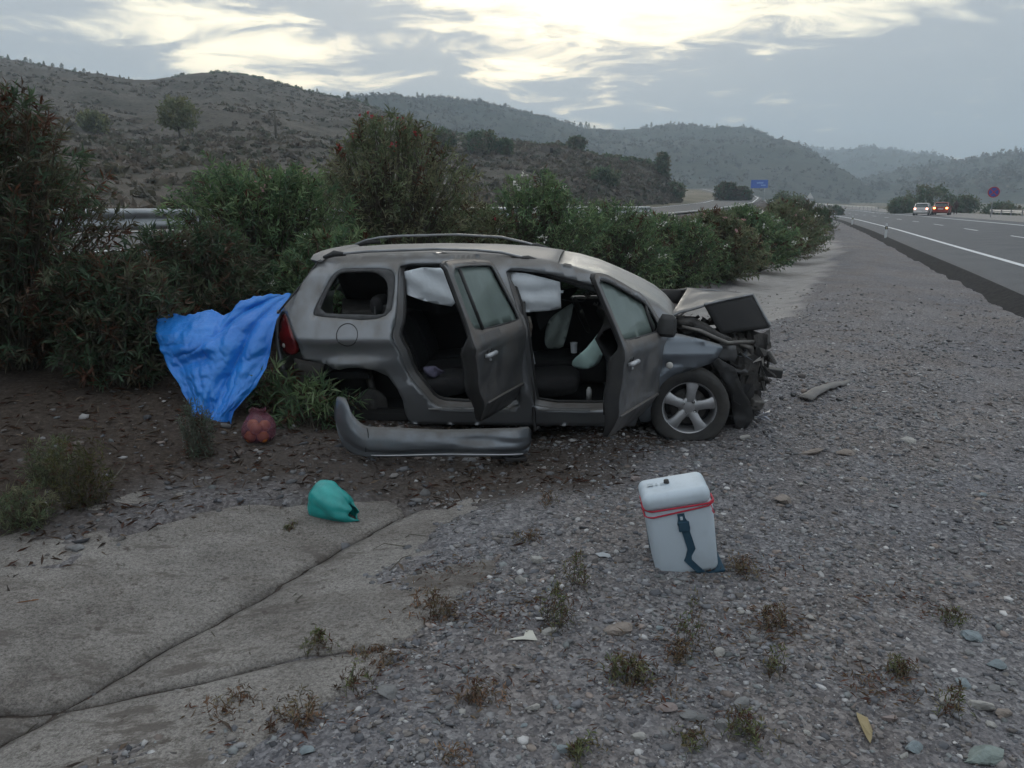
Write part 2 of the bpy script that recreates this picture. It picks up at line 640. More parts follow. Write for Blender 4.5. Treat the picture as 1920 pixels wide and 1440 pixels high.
def ground_material():
    m, n, l, b = nodes_of('ground')
    t = n.new('ShaderNodeTexCoord')
    at = n.new('ShaderNodeVertexColor'); at.layer_name = 'col'
    sp = n.new('ShaderNodeSeparateColor'); l.new(at.outputs[0], sp.inputs[0])

    def noise(s, d=5, r=.6):
        z = n.new('ShaderNodeTexNoise'); z.inputs['Scale'].default_value = s; z.inputs['Detail'].default_value = d; z.inputs['Roughness'].default_value = r
        l.new(t.outputs['Object'], z.inputs['Vector']); return z.outputs['Fac']

    def vor(s, f='F1'):
        z = n.new('ShaderNodeTexVoronoi'); z.inputs['Scale'].default_value = s; z.feature = f
        l.new(t.outputs['Object'], z.inputs['Vector']); return z

    def mix(f, a, c, bt='MIX'):
        z = n.new('ShaderNodeMix'); z.data_type = 'RGBA'; z.blend_type = bt
        for s, v in ((z.inputs[0], f), (z.inputs[6], a), (z.inputs[7], c)):
            if isinstance(v, (float, int)):
                s.default_value = v
            elif isinstance(v, tuple):
                s.default_value = (*v, 1)
            else:
                l.new(v, s)
        return z.outputs[2]

    def rmp(v, stops):
        z = ramp(n, stops); l.new(v, z.inputs[0]); return z.outputs[0]
    v1 = vor(42); v2 = vor(95)
    # crushed stone: each cell its own grey, with patches of browner earth between
    cell = rmp(v1.outputs['Color'], [(.1, (.058, .058, .063)), (.4, (.122, .118, .122)), (.65, (.178, .172, .174)), (.9, (.31, .306, .304))])
    cell2 = rmp(v2.outputs['Color'], [(.1, (.052, .052, .057)), (.5, (.128, .123, .123)), (.9, (.27, .264, .26))])
    grav = mix(.45, cell, cell2)
    earth = rmp(noise(1.3, 6), [(.42, (1, 1, 1)), (.62, (.93, .87, .82))])
    grav = mix(1.0, grav, earth, 'MULTIPLY')
    big = rmp(noise(.35, 4), [(.35, (.98, .99, 1.05)), (.65, (1.22, 1.19, 1.18))])
    grav = mix(1.0, grav, big, 'MULTIPLY')
    dust = rmp(noise(3.2, 7), [(.3, (.36, .338, .32)), (.6, (.29, .272, .258)), (.75, (.20, .19, .182))])
    lit = rmp(noise(24, 6, .75), [(.3, (.022, .017, .014)), (.5, (.052, .040, .032)), (.62, (.078, .062, .052)), (.74, (.16, .145, .135))])  # leaf litter browns, darkened to include the shade of the bushes on the bank
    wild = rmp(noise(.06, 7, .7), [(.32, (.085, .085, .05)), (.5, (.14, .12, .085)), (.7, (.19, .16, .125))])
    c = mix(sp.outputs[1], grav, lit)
    c = mix(sp.outputs[0], c, dust)
    c = mix(sp.outputs[2], c, wild)
    l.new(c, b.inputs['Base Color'])
    b.inputs['Roughness'].default_value = .95
    b.inputs['Specular IOR Level'].default_value = .2
    bp = n.new('ShaderNodeBump'); bp.inputs['Strength'].default_value = .8; bp.inputs['Distance'].default_value = .012
    add = n.new('ShaderNodeMath'); add.operation = 'ADD'
    l.new(v1.outputs['Distance'], add.inputs[0]); l.new(noise(60, 4), add.inputs[1])
    l.new(add.outputs[0], bp.inputs['Height']); l.new(bp.outputs[0], b.inputs['Normal'])
    return m


M_GROUND = ground_material()
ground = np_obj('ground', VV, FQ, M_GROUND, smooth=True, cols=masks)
tag(ground, 'grey gravel verge sloping into a dusty ditch with a brown leaf strewn bank', 'ground', kind='structure')

# ------------------------------------------------------------------ concrete lining of the ditch
def concrete_material():
    """worn concrete: pale patches, mud washed over it, grit and dark pits"""
    m, n, l, b = nodes_of('concrete')
    t = n.new('ShaderNodeTexCoord')

    def noise(s, d=6, r=.65, st=None):
        z = n.new('ShaderNodeTexNoise'); z.inputs['Scale'].default_value = s; z.inputs['Detail'].default_value = d; z.inputs['Roughness'].default_value = r
        if st:
            mp = n.new('ShaderNodeMapping'); mp.inputs['Rotation'].default_value = (0, 0, R(-62)); mp.inputs['Scale'].default_value = st
            l.new(t.outputs['Object'], mp.inputs[0]); l.new(mp.outputs[0], z.inputs['Vector'])
        else:
            l.new(t.outputs['Object'], z.inputs['Vector'])
        return z.outputs['Fac']

    def mul(a, v, stops, f=1.0):
        r_ = ramp(n, stops); l.new(v, r_.inputs[0])
        z = n.new('ShaderNodeMix'); z.data_type = 'RGBA'; z.blend_type = 'MULTIPLY'; z.inputs[0].default_value = f
        l.new(a, z.inputs[6]); l.new(r_.outputs[0], z.inputs[7]); return z.outputs[2]
    r0 = ramp(n, [(.30, (.165, .152, .142)), (.48, (.245, .228, .212)), (.66, (.32, .30, .28))]); l.new(noise(1.4, 8, .7), r0.inputs[0])
    c = mul(r0.outputs[0], noise(9, 7, .75), [(.33, (.58, .55, .53)), (.44, (1, 1, 1))], .75)
    c = mul(c, noise(2.2, 7, .75, (.7, 1.5, 1)), [(.38, (.70, .67, .65)), (.52, (1, 1, 1))], .7)
    c = mul(c, noise(55, 4, .8), [(.38, (.55, .54, .53)), (.50, (1, 1, 1)), (.66, (1.25, 1.24, 1.22))], .9)
    c = mul(c, noise(130, 3, .8), [(.40, (.65, .65, .65)), (.60, (1.15, 1.15, 1.15))], .8)
    # washed-in mud lying in ragged patches and along the flow
    for (sc_, st_, lo_, hi_, col_) in ((3.2, (.6, 1.6, 1), .545, .60, (.115, .10, .09)), (11.0, None, .60, .64, (.085, .072, .062))):
        mr = n.new('ShaderNodeMapRange'); mr.inputs[1].default_value = lo_; mr.inputs[2].default_value = hi_; mr.inputs[4].default_value = .8
        l.new(noise(sc_, 9, .72, st_), mr.inputs[0])
        z = n.new('ShaderNodeMix'); z.data_type = 'RGBA'; l.new(mr.outputs[0], z.inputs[0]); l.new(c, z.inputs[6]); z.inputs[7].default_value = (*col_, 1)
        c = z.outputs[2]
    l.new(c, b.inputs['Base Color']); b.inputs['Roughness'].default_value = .95; b.inputs['Specular IOR Level'].default_value = .2
    bp = n.new('ShaderNodeBump'); bp.inputs['Strength'].default_value = .9; bp.inputs['Distance'].default_value = .012
    ad = n.new('ShaderNodeMath'); ad.operation = 'ADD'; l.new(noise(45, 6, .75), ad.inputs[0]); l.new(noise(8, 5, .6), ad.inputs[1])
    l.new(ad.outputs[0], bp.inputs['Height']); l.new(bp.outputs[0], b.inputs['Normal'])
    return m


M_CONC = concrete_material()
ditch = tag(empty('drainage_ditch'), 'shallow concrete lined ditch with a dark lengthwise joint, left of the gravel', 'ditch', kind='structure')


def slab(y0, y1, a0, a1, lift):
    ys = np.arange(y0, y1 + 1e-6, (y1 - y0) / max(2, round((y1 - y0) / .06)))
    as_ = np.linspace(a0, a1, max(3, int(abs(a1 - a0) / .06)))
    V = []; F = []
    n = len(as_)
    for yy in ys:
        for a in as_:
            t = 0.0
            e0 = min(a - a0, a1 - a); e1 = min(yy - y0, y1 - yy)
            wob = (.035 * float(fbm(yy * 4, 0, 3, 77)) + .022 * float(fbm(yy * 23, a * 7, 3, 78))) if e0 < 1e-6 else 0
            wo2 = (.05 * float(fbm(a * 3, 0, 3, 79)) + .02 * float(fbm(a * 21, yy, 3, 80))) if e1 < 1e-6 else 0
            yy2 = yy + wo2 + .28 * (a + .3)     # joints run a little askew
            x = float(XA(yy2)) + (a + wob) / .88
            z = zat(x, yy2, False) + lift - .07 * max(0, yy2 - 4.7) + .012 * float(fbm(x * 2.2, yy2 * 2.2, 4, 31)) - (.02 if e0 < 1e-6 or e1 < 1e-6 else 0)
            V.append((x, yy2, z))
    for i in range(len(ys) - 1):
        for j in range(n - 1):
            F.append((i * n + j, i * n + j + 1, (i + 1) * n + j + 1, (i + 1) * n + j))
    o = mobj('concrete_slab', V, F, M_CONC, ditch)
    fix_normals(o.data)
    solidify(o, .09, -1 if o.data.polygons[0].normal.z > 0 else 1)
    return o


for y0, y1 in ((-.6, 2.62), (2.645, 5.35)):
    slab(y0, y1, -1.55, -.010, .0)
    slab(y0, y1, .010, 1.0, .002)

# ------------------------------------------------------------------ carriageways
M_ASPH = mat('asphalt', (.088, .092, .10), (.064, .067, .073), .8, scale=.8, detail=8, bump=.4, bscale=90, coord='Object')
M_ASPH2 = mat('old_asphalt', (.072, .073, .076), (.055, .056, .058), .85, scale=.4, detail=8, bump=.3, bscale=60)
M_LINE = mat('road_paint', (.72, .73, .74), (.5, .51, .52), .7, scale=5, detail=6)
M_TAR = mat('tar_edge', (.022, .022, .024), (.045, .043, .042), 1.0, spec=.1, scale=9, detail=6, bump=.8, bscale=25)


def ribbon(name, xc, zc, us, ys, m, kind='structure', zoff=None, wob=0.0):
    """strip across offsets us (metres right of xc), height from zc(y, u)"""
    V = []; F = []
    n = len(us)
    for yy in ys:
        for k, u in enumerate(us):
            x = float(xc(yy)) + u / .938
            V.append((x + (wob * float(fbm(yy * 1.1, k, 4, 5)) if k == 0 else 0), yy - .35 * u * .0, zc(yy, u) + (zoff[k] if zoff else 0)))
    for i in range(len(ys) - 1):
        for j in range(n - 1):
            F.append((i * n + j, i * n + j + 1, (i + 1) * n + j + 1, (i + 1) * n + j))
    o = mobj(name, V, F, m)
    fix_normals(o.data)
    if kind:
        o['kind'] = kind
    return o


ysR = list(np.concatenate([np.arange(-40, 60, .8), np.arange(60, 440, 4)]))
zR = lambda y, u: float(ZL(y)) + CANT * max(u, -1.4) * 1.0 + .02
road = ribbon('road', XL, zR, [-1.92, -1.42, -1.2, 0, 3.5, 7, 8.6], ysR, [M_ASPH, M_TAR], zoff=[-.26, -.05, 0, 0, 0, 0, 0], wob=.05)
mi = np.zeros(len(road.data.polygons), int)
mi.reshape(-1, 6)[:, 0] = 1
road.data.polygons.foreach_set('material_index', mi.ravel())
tag(road, 'grey asphalt carriageway curving away at right with a broken tar edge', 'road')
apron = ribbon('lay_by', XL, lambda y, u: zR(y, u) - .02, [8.4, 10.5, 13.0], [y for y in ysR if 30 < y < 200], mat('pale_gravel', (.25, .235, .22), (.19, .18, .17), .95, scale=2, bump=.4))
tag(apron, 'pale gravel lay-by along the far edge of the road', 'lay-by')
paint = lambda u0, u1, y0, y1, nm, lab: tag(ribbon(nm, XL, lambda y, u: zR(y, u) + .006, [u0, u1], [y for y in ysR if y0 <= y <= y1], M_LINE), lab, 'road marking')
paint(-.09, .09, -40, 420, 'edge_line', 'solid white line along the near edge of the road')
paint(6.95, 7.13, -40, 420, 'edge_line', 'solid white line along the far edge of the road')
for k in range(14):
    y0 = 34 + k * 12
    seg = np.linspace(y0, y0 + 4.2, 6)
    o = ribbon('lane_dash', XL, lambda y, u: zR(y, u) + .006, [3.44, 3.56], list(seg), M_LINE)
    tag(o, 'short white dash between the two lanes of the road', 'road marking', group='lane dashes')
zO = lambda y, u: float(ZO(y)) + .05 * 0 + .02
road2 = ribbon('opposite_road', XO, zO, [-4.4, 0, 4.4], list(np.arange(-30, 440, 3)), M_ASPH2)
tag(road2, 'far carriageway climbing and bending beyond the hedge', 'road')
for u0, lab in ((-3.7, 'white edge line on the hill side of the climbing far carriageway'), (3.5, 'white edge line on the hedge side of the climbing far carriageway')):
    tag(ribbon('edge_line', XO, lambda y, u: zO(y, u) + .02, [u0, u0 + .22], list(np.arange(-30, 440, 3)), M_LINE), lab, 'road marking')

# ------------------------------------------------------------------ hills
FPX, CXP, CYP, PIT = 1490., 960., 720., R(12.67)


def ray(px, py):
    u = (px - CXP) / FPX; v = -(py - CYP) / FPX
    return np.array([u, math.cos(PIT) + v * math.sin(PIT), -math.sin(PIT) + v * math.cos(PIT)])


def far_point(px, py, dist):
    """place in the world that a sighting bears on, at a ground distance"""
    r = ray(px, py)
    k = dist / math.hypot(r[0], r[1])
    return np.array([r[0] * k, r[1] * k, 1.6 + r[2] * k])


def hill_material(name, c1, c2, c3, s1, s2):
    m, n, l, b = nodes_of(name)
    t = n.new('ShaderNodeTexCoord')

    def noise(s, d, r):
        z = n.new('ShaderNodeTexNoise'); z.inputs['Scale'].default_value = s; z.inputs['Detail'].default_value = d; z.inputs['Roughness'].default_value = r
        l.new(t.outputs['Object'], z.inputs['Vector']); return z.outputs['Fac']
    r1 = ramp(n, [(.38, c1), (.55, c2), (.68, c3)]); l.new(noise(s1, 8, .68), r1.inputs[0])
    vo = n.new('ShaderNodeTexVoronoi'); vo.inputs['Scale'].default_value = s2; l.new(t.outputs['Object'], vo.inputs['Vector'])
    r2 = ramp(n, [(.18, tuple(c * .45 for c in c1)), (.34, (1, 1, 1))])
    l.new(vo.outputs['Distance'], r2.inputs[0])
    mx = n.new('ShaderNodeMix'); mx.data_type = 'RGBA'; mx.blend_type = 'MULTIPLY'; mx.inputs[0].default_value = .55
    l.new(r1.outputs[0], mx.inputs[6]); l.new(r2.outputs[0], mx.inputs[7])
    l.new(mx.outputs[2], b.inputs['Base Color'])
    b.inputs['Roughness'].default_value = 1
    b.inputs['Specular IOR Level'].default_value = .1
    bp = n.new('ShaderNodeBump'); bp.inputs['Distance'].default_value = .5; bp.inputs['Strength'].default_value = .7
    l.new(noise(s1 * 8, 6, .7), bp.inputs['Height']); l.new(bp.outputs[0], b.inputs['Normal'])
    return m


M_SCRUB = hill_material('dry_scrub', (.072, .068, .056), (.108, .096, .082), (.14, .122, .106), .16, .9)
M_WOOD = hill_material('wooded_slope', (.038, .046, .034), (.056, .058, .045), (.082, .078, .062), .03, .16)


def hill(name, label, crest, base, m, amp, seed, prof=1.0, cols=220, rows=60, wl=40.0, rough=0.0):
    """crest: (px, py, distance) along the skyline; base(px) -> distance where the slope starts"""
    c = np.array(crest, float)
    px = np.linspace(c[0, 0], c[-1, 0], cols)
    py = np.interp(px, c[:, 0], c[:, 1]); dd = np.interp(px, c[:, 0], c[:, 2])
    k = np.ones(7) / 7
    py2 = py.copy(); py2[3:-3] = np.convolve(py, k, 'valid'); dd2 = dd.copy(); dd2[3:-3] = np.convolve(dd, k, 'valid')
    V = np.zeros((rows + rows // 2, cols, 3))
    for j in range(cols):
        C = far_point(px[j], py2[j], dd2[j])
        db = base(px[j])
        B = C * (db / dd2[j]); B[2] = zat(B[0], B[1], False) - .4
        for i in range(rows):
            t = i / (rows - 1)
            V[i, j, :2] = B[:2] + (C[:2] - B[:2]) * t
            V[i, j, 2] = B[2] + (C[2] - B[2]) * (t ** prof)
        for i in range(rows // 2):
            t = (i + 1) / (rows // 2)
            V[rows + i, j, :2] = C[:2] * (1 + .28 * t)
            V[rows + i, j, 2] = C[2] + (-3 - C[2]) * t ** 1.3
    tt = np.concatenate([np.linspace(0, 1, rows), np.linspace(1, 0, rows // 2)])[:, None]
    wob = np.sin(np.clip(tt, 0, 1) * math.pi)
    nz = fbm(V[..., 0] / wl, V[..., 1] / wl, 5, seed)
    V[..., 2] += amp * nz * wob + rough * fbm(V[..., 0] / 6, V[..., 1] / 6, 3, seed + 5) * np.minimum(1, tt * 6)
    n1, n2 = V.shape[:2]
    I = np.arange(n1 * n2).reshape(n1, n2)
    F = np.stack([I[:-1, :-1], I[:-1, 1:], I[1:, 1:], I[1:, :-1]], -1).reshape(-1, 4)
    o = np_obj(name, V.reshape(-1, 3), F, m, smooth=True)
    tag(o, label, 'hill', kind='structure')
    return o, V[:rows]


def base_left(px):
    k = (px - CXP) / FPX
    best = 300.0
    for y in np.arange(14, 420, 1.5):
        if k * y <= XO(y) - 6.0 if k * y < XO(14) or True else False:
            best = y * math.hypot(1, k)
            break
    return best


hillA, VA = hill('hill', 'scrub covered brown hill rising behind the bushes at left', [(-900, 40, 330), (-500, 60, 380), (-250, 82, 400), (0, 108, 390), (130, 133, 370), (265, 156, 345), (300, 149, 330), (350, 139, 322), (430, 133, 318), (480, 143, 312), (540, 160, 300), (600, 176, 285), (690, 196, 255), (760, 222, 225), (850, 250, 190), (930, 264, 172), (1000, 272, 158), (1060, 276, 150), (1100, 288, 146), (1170, 300, 140), (1235, 305, 136), (1258, 345, 134), (1275, 378, 132)],
                 lambda px: min(base_left(px), 131), M_SCRUB, 7.0, 11, 1.05, 260, 90, 45, .5)
hillB, VB = hill('hill', 'darker wooded ridge in the middle distance behind the brown hill', [(420, 230, 620), (560, 205, 620), (690, 190, 640), (740, 186, 650), (800, 184, 660), (900, 194, 690), (960, 206, 720), (1000, 221, 740), (1080, 239, 780), (1160, 245, 820), (1250, 238, 880), (1290, 236, 900), (1370, 247, 960), (1420, 259, 1000), (1480, 275, 1040), (1540, 305, 1080), (1600, 345, 1100), (1640, 376, 1120)],
                 lambda px: 430 if px > 900 else 400, M_WOOD, 24, 23, .8, 240, 60, 110, 2.0)
hillC, VC = hill('hill', 'hazy blue mountain ridge on the horizon above the road', [(1180, 280, 1700), (1350, 268, 1700), (1430, 264, 1700), (1480, 271, 1700), (1560, 282, 1700), (1640, 277, 1720), (1700, 284, 1740), (1745, 294, 1760), (1785, 308, 1780), (1850, 330, 1800), (1950, 372, 1800)],
                 lambda px: 900, M_WOOD, 50, 37, .75, 200, 50, 190, 3.0)
hillD, VD = hill('hill', 'hazy wooded mountain shoulder at the right edge of the horizon', [(1560, 374, 1250), (1650, 350, 1250), (1720, 330, 1260), (1785, 311, 1280), (1830, 305, 1280), (1870, 297, 1270), (1920, 285, 1250), (2050, 262, 1200), (2300, 250, 1150), (2800, 270, 1100)],
                 lambda px: 520, M_WOOD, 34, 51, .9, 200, 50, 140, 2.5)
# ------------------------------------------------------------------ the crashed car
def paint_material(name, base, dust, metal=.55, rough=.42, amount=.5, scale=3.0):
    """metallic paint under a film of dirt; more of it on surfaces that face up"""
    m, n, l, b = nodes_of(name)
    t = n.new('ShaderNodeTexCoord')
    nz = n.new('ShaderNodeTexNoise'); nz.inputs['Scale'].default_value = scale; nz.inputs['Detail'].default_value = 8; nz.inputs['Roughness'].default_value = .65
    l.new(t.outputs['Object'], nz.inputs['Vector'])
    st = n.new('ShaderNodeTexNoise'); st.inputs['Scale'].default_value = 9; st.inputs['Detail'].default_value = 6
    mp = n.new('ShaderNodeMapping'); mp.inputs['Scale'].default_value = (1, 1, .3); l.new(t.outputs['Object'], mp.inputs[0]); l.new(mp.outputs[0], st.inputs['Vector'])
    geo = n.new('ShaderNodeNewGeometry'); sp = n.new('ShaderNodeSeparateXYZ'); l.new(geo.outputs['Normal'], sp.inputs[0])
    up = n.new('ShaderNodeMapRange'); up.inputs[1].default_value = .1; up.inputs[2].default_value = .95; up.inputs[3].default_value = 0; up.inputs[4].default_value = .45
    l.new(sp.outputs[2], up.inputs[0])
    a = n.new('ShaderNodeMath'); a.operation = 'ADD'; l.new(nz.outputs['Fac'], a.inputs[0]); l.new(up.outputs[0], a.inputs[1])
    a2 = n.new('ShaderNodeMath'); a2.operation = 'MULTIPLY_ADD'; l.new(st.outputs['Fac'], a2.inputs[0]); a2.inputs[1].default_value = .5; l.new(a.outputs[0], a2.inputs[2])
    f = n.new('ShaderNodeMapRange'); f.inputs[1].default_value = 1.05 - amount * .6; f.inputs[2].default_value = 1.35 - amount * .45; l.new(a2.outputs[0], f.inputs[0])
    mx = n.new('ShaderNodeMix'); mx.data_type = 'RGBA'; mx.inputs[6].default_value = (*base, 1); mx.inputs[7].default_value = (*dust, 1)
    l.new(f.outputs[0], mx.inputs[0]); l.new(mx.outputs[2], b.inputs['Base Color'])
    mm = n.new('ShaderNodeMapRange'); mm.inputs[3].default_value = metal; mm.inputs[4].default_value = metal * .25; l.new(f.outputs[0], mm.inputs[0]); l.new(mm.outputs[0], b.inputs['Metallic'])
    rr = n.new('ShaderNodeMapRange'); rr.inputs[3].default_value = rough; rr.inputs[4].default_value = .85; l.new(f.outputs[0], rr.inputs[0]); l.new(rr.outputs[0], b.inputs['Roughness'])
    cw = n.new('ShaderNodeMapRange'); cw.inputs[3].default_value = .7; cw.inputs[4].default_value = .05; l.new(f.outputs[0], cw.inputs[0]); l.new(cw.outputs[0], b.inputs['Coat Weight']); b.inputs['Coat Roughness'].default_value = .12
    bp = n.new('ShaderNodeBump'); bp.inputs['Strength'].default_value = .12; bp.inputs['Distance'].default_value = .01
    l.new(nz.outputs['Fac'], bp.inputs['Height']); l.new(bp.outputs[0], b.inputs['Normal'])
    return m


M_PAINT = paint_material('grey_car_paint', (.22, .23, .245), (.19, .18, .17), metal=.6, rough=.28, amount=.42)
M_ROOF = paint_material('dusty_roof_paint', (.20, .205, .215), (.27, .255, .24), amount=.8)
M_PAINTD = paint_material('muddy_door_paint', (.17, .175, .185), (.14, .127, .117), metal=.6, rough=.32, amount=.7, scale=2.2)
M_PAINTF = paint_material('clean_wing_paint', (.17, .195, .225), (.15, .145, .14), metal=.75, rough=.28, amount=.2)
M_BUMPER = paint_material('silver_bumper_paint', (.19, .21, .235), (.13, .125, .12), metal=.7, amount=.5, rough=.36)
M_BLACK = mat('black_plastic', (.018, .018, .02), (.03, .029, .028), .6, scale=8)
M_DARK = mat('dark_trim', (.008, .008, .009), (.014, .013, .013), .85, scale=6)
M_RUBBER = mat('tyre_rubber', (.022, .022, .023), (.055, .052, .048), .85, scale=5, detail=6, bump=.2)
M_RIM = mat('alloy_rim', (.50, .51, .53), (.36, .36, .365), .38, .7, scale=7, detail=6)
M_GREYTRIM = mat('dusty_window_surround', (.085, .085, .088), (.05, .05, .052), .85, scale=12, detail=6)
M_STEEL = mat('bare_steel', (.20, .19, .18), (.07, .065, .06), .55, .6, scale=9, detail=6)
M_ENG = mat('grimy_engine', (.03, .029, .028), (.075, .07, .066), .7, .2, scale=10, detail=7, bump=.4)
M_SEAT = mat('dark_seat_cloth', (.014, .014, .016), (.022, .021, .022), .95, scale=25, bump=.2)
M_BAGW = mat('white_airbag_cloth', (.66, .70, .74), (.56, .60, .64), .85, scale=5, bump=.5, bscale=9)
M_BAGG = mat('grey_green_airbag_cloth', (.28, .33, .31), (.22, .26, .245), .85, scale=5, bump=.5, bscale=10)
M_BAGT = mat('pale_green_airbag_cloth', (.48, .66, .62), (.40, .57, .54), .8, scale=4, bump=.3, bscale=10)
M_LAMP = mat('red_lamp_lens', (.16, .012, .014), (.07, .006, .008), .18, scale=9)
M_LAMPW = mat('clear_lamp_lens', (.6, .58, .55), (.45, .43, .4), .2, scale=8)
M_SILVER = mat('handle_silver', (.50, .51, .53), (.42, .43, .45), .4, .3, scale=9)
M_STRIP = mat('sill_strip', (.22, .22, .22), (.15, .15, .15), .5, .4, scale=12)


def glass_material(name, tint, dust, fac):
    m, n, l, b = nodes_of(name)
    t = n.new('ShaderNodeTexCoord')
    nz = n.new('ShaderNodeTexNoise'); nz.inputs['Scale'].default_value = 2.5; nz.inputs['Detail'].default_value = 7
    l.new(t.outputs['Object'], nz.inputs['Vector'])
    b.inputs['Base Color'].default_value = (*dust, 1); b.inputs['Roughness'].default_value = .55
    gl = n.new('ShaderNodeBsdfGlossy'); gl.inputs['Roughness'].default_value = .08; gl.inputs['Color'].default_value = (.9, .95, .95, 1)
    tr = n.new('ShaderNodeBsdfTransparent'); tr.inputs[0].default_value = (*tint, 1)
    lw = n.new('ShaderNodeFresnel'); lw.inputs['IOR'].default_value = 1.5
    m1 = n.new('ShaderNodeMixShader'); l.new(lw.outputs[0], m1.inputs[0]); l.new(tr.outputs[0], m1.inputs[1]); l.new(gl.outputs[0], m1.inputs[2])
    mr = n.new('ShaderNodeMapRange'); mr.inputs[1].default_value = .35; mr.inputs[2].default_value = .7; mr.inputs[3].default_value = fac - .12; mr.inputs[4].default_value = fac + .15
    l.new(nz.outputs['Fac'], mr.inputs[0])
    m2 = n.new('ShaderNodeMixShader'); l.new(mr.outputs[0], m2.inputs[0]); l.new(m1.outputs[0], m2.inputs[1]); l.new(b.outputs[0], m2.inputs[2])
    l.new(m2.outputs[0], n['Material Output'].inputs[0])
    return m


M_GLASS = glass_material('dusty_green_glass', (.55, .68, .64), (.24, .30, .28), .58)
M_SCREEN = glass_material('dust_covered_screen', (.4, .45, .44), (.24, .235, .225), .93)
M_GLASSD = glass_material('dark_car_glass', (.25, .30, .29), (.10, .11, .11), .25)

CAR = empty('crashed_car', (1.50, 6.93, -.247))
CAR.rotation_euler = (R(1.75), R(-1.2), R(-6.3))
tag(CAR, 'wrecked grey estate car with open doors, buckled bonnet and no front bumper', 'car')

ZS = [.1, .25, .45, .7, .83, .86, .97, 1.40, 1.46, 1.52]
YS = [-.80, -.835, -.862, -.866, -.868, -.886, -.838, -.65, -.58, -.47]


def ysurf(x, z):
    x = np.asarray(x, float); z = np.asarray(z, float)
    y = np.interp(z, ZS, YS)
    # a shoulder crease under the windows, and a swage above the sill
    y = y + .010 * np.exp(-((z - .56) / .09) ** 2)
    y = y + .45 * np.maximum(0, -2.9 - x) ** 2 + .06 * np.maximum(0, x + .5) ** 2
    return y


def side_panel(name, outer, holes, m, parent, inset=0.0, step=.045, thick=.03, yfun=ysurf, dent=None, origin=(0, 0, 0), mirror=False):
    P, T = panel2d(outer, holes, step)
    y = yfun(P[:, 0], P[:, 1]) + inset
    if dent is not None:
        y = y + dent(P[:, 0], P[:, 1])
    V = np.stack([P[:, 0], y, P[:, 1]], -1)
    if mirror:
        V[:, 1] *= -1
    V = V - np.array(origin)
    o = mobj(name, V, T, m, parent)
    bm = bmesh.new(); bm.from_mesh(o.data)
    bmesh.ops.recalc_face_normals(bm, faces=bm.faces)
    s = sum((f.normal.y * f.calc_area()) for f in bm.faces)
    if (s > 0) != mirror:
        bmesh.ops.reverse_faces(bm, faces=bm.faces)
    bm.to_mesh(o.data); bm.free()
    if thick:
        solidify(o, thick, -1)
    return o


TOP = [(-3.02, 1.487), (-2.9, 1.505), (-2.6, 1.52), (-2.1, 1.522), (-1.62, 1.505), (-1.28, 1.475), (-1.04, 1.435), (-.9, 1.405), (-.726, 1.35), (-.53, 1.262), (-.373, 1.185), (-.259, 1.12), (-.182, 1.055), (-.13, .99)]
BODY = TOP + [(-.14, .95), (-.27, .93), (-.30, .60), (-.36, .35), (-.42, .145), (-1.2, .143), (-2.264, .147), (-2.298, .246), (-2.309, .365), (-2.345, .459), (-2.42, .565), (-2.533, .616), (-2.665, .636), (-2.76, .632), (-2.823, .616), (-2.875, .63), (-2.931, .665), (-3.03, .69), (-3.13, .705), (-3.162, .837), (-3.191, .885), (-3.244, .99), (-3.295, 1.075), (-3.328, 1.085), (-3.258, 1.172), (-3.156, 1.295), (-3.06, 1.42)]
RWIN_OUT = chaikin([(-2.79, 1.425), (-2.436, 1.423), (-2.362, 1.395), (-2.354, 1.258), (-2.385, 1.005), (-3.003, 1.05), (-3.045, 1.075), (-2.958, 1.243), (-2.898, 1.349), (-2.84, 1.412)], 2)
RWIN_IN = chaikin([(-2.815, 1.394), (-2.66, 1.402), (-2.533, 1.396), (-2.50, 1.372), (-2.45, 1.345), (-2.416, 1.291), (-2.412, 1.18), (-2.425, 1.085), (-2.452, 1.059), (-2.72, 1.066), (-2.99, 1.078), (-2.93, 1.226), (-2.866, 1.349)], 1)
ROPEN = chaikin([(-2.325, 1.458), (-2.339, 1.40), (-2.333, 1.221), (-2.336, 1.022), (-2.363, .937), (-2.362, .87), (-2.299, .74), (-2.255, .572), (-2.13, .42), (-2.06, .32), (-1.95, .287), (-1.36, .285), (-1.335, .40), (-1.375, .70), (-1.398, .942), (-1.47, 1.2), (-1.535, 1.40), (-1.58, 1.436), (-2.02, 1.460)], 1)
FOPEN = chaikin([(-1.462, 1.41), (-1.432, 1.318), (-1.328, 1.0), (-1.313, .897), (-1.29, .706), (-1.25, .41), (-1.22, .287), (-.55, .285), (-.44, .35), (-.36, .55), (-.335, .8), (-.33, .93), (-.385, 1.05), (-.489, 1.165), (-.584, 1.222), (-.725, 1.265), (-.842, 1.295), (-1.041, 1.352), (-1.281, 1.408)], 1)


def dent_body(x, z):
    return .012 * fbm(x * 3, z * 3, 3, 60) + .03 * np.exp(-(((x + 2.75) / .25) ** 2 + ((z - .74) / .06) ** 2)) - .02 * np.exp(-(((x + 2.6) / .2) ** 2 + ((z - .68) / .03) ** 2))


body = side_panel('body_side', BODY, [RWIN_OUT, ROPEN, FOPEN], M_PAINT, CAR, 0, .042, .035, dent=dent_body)
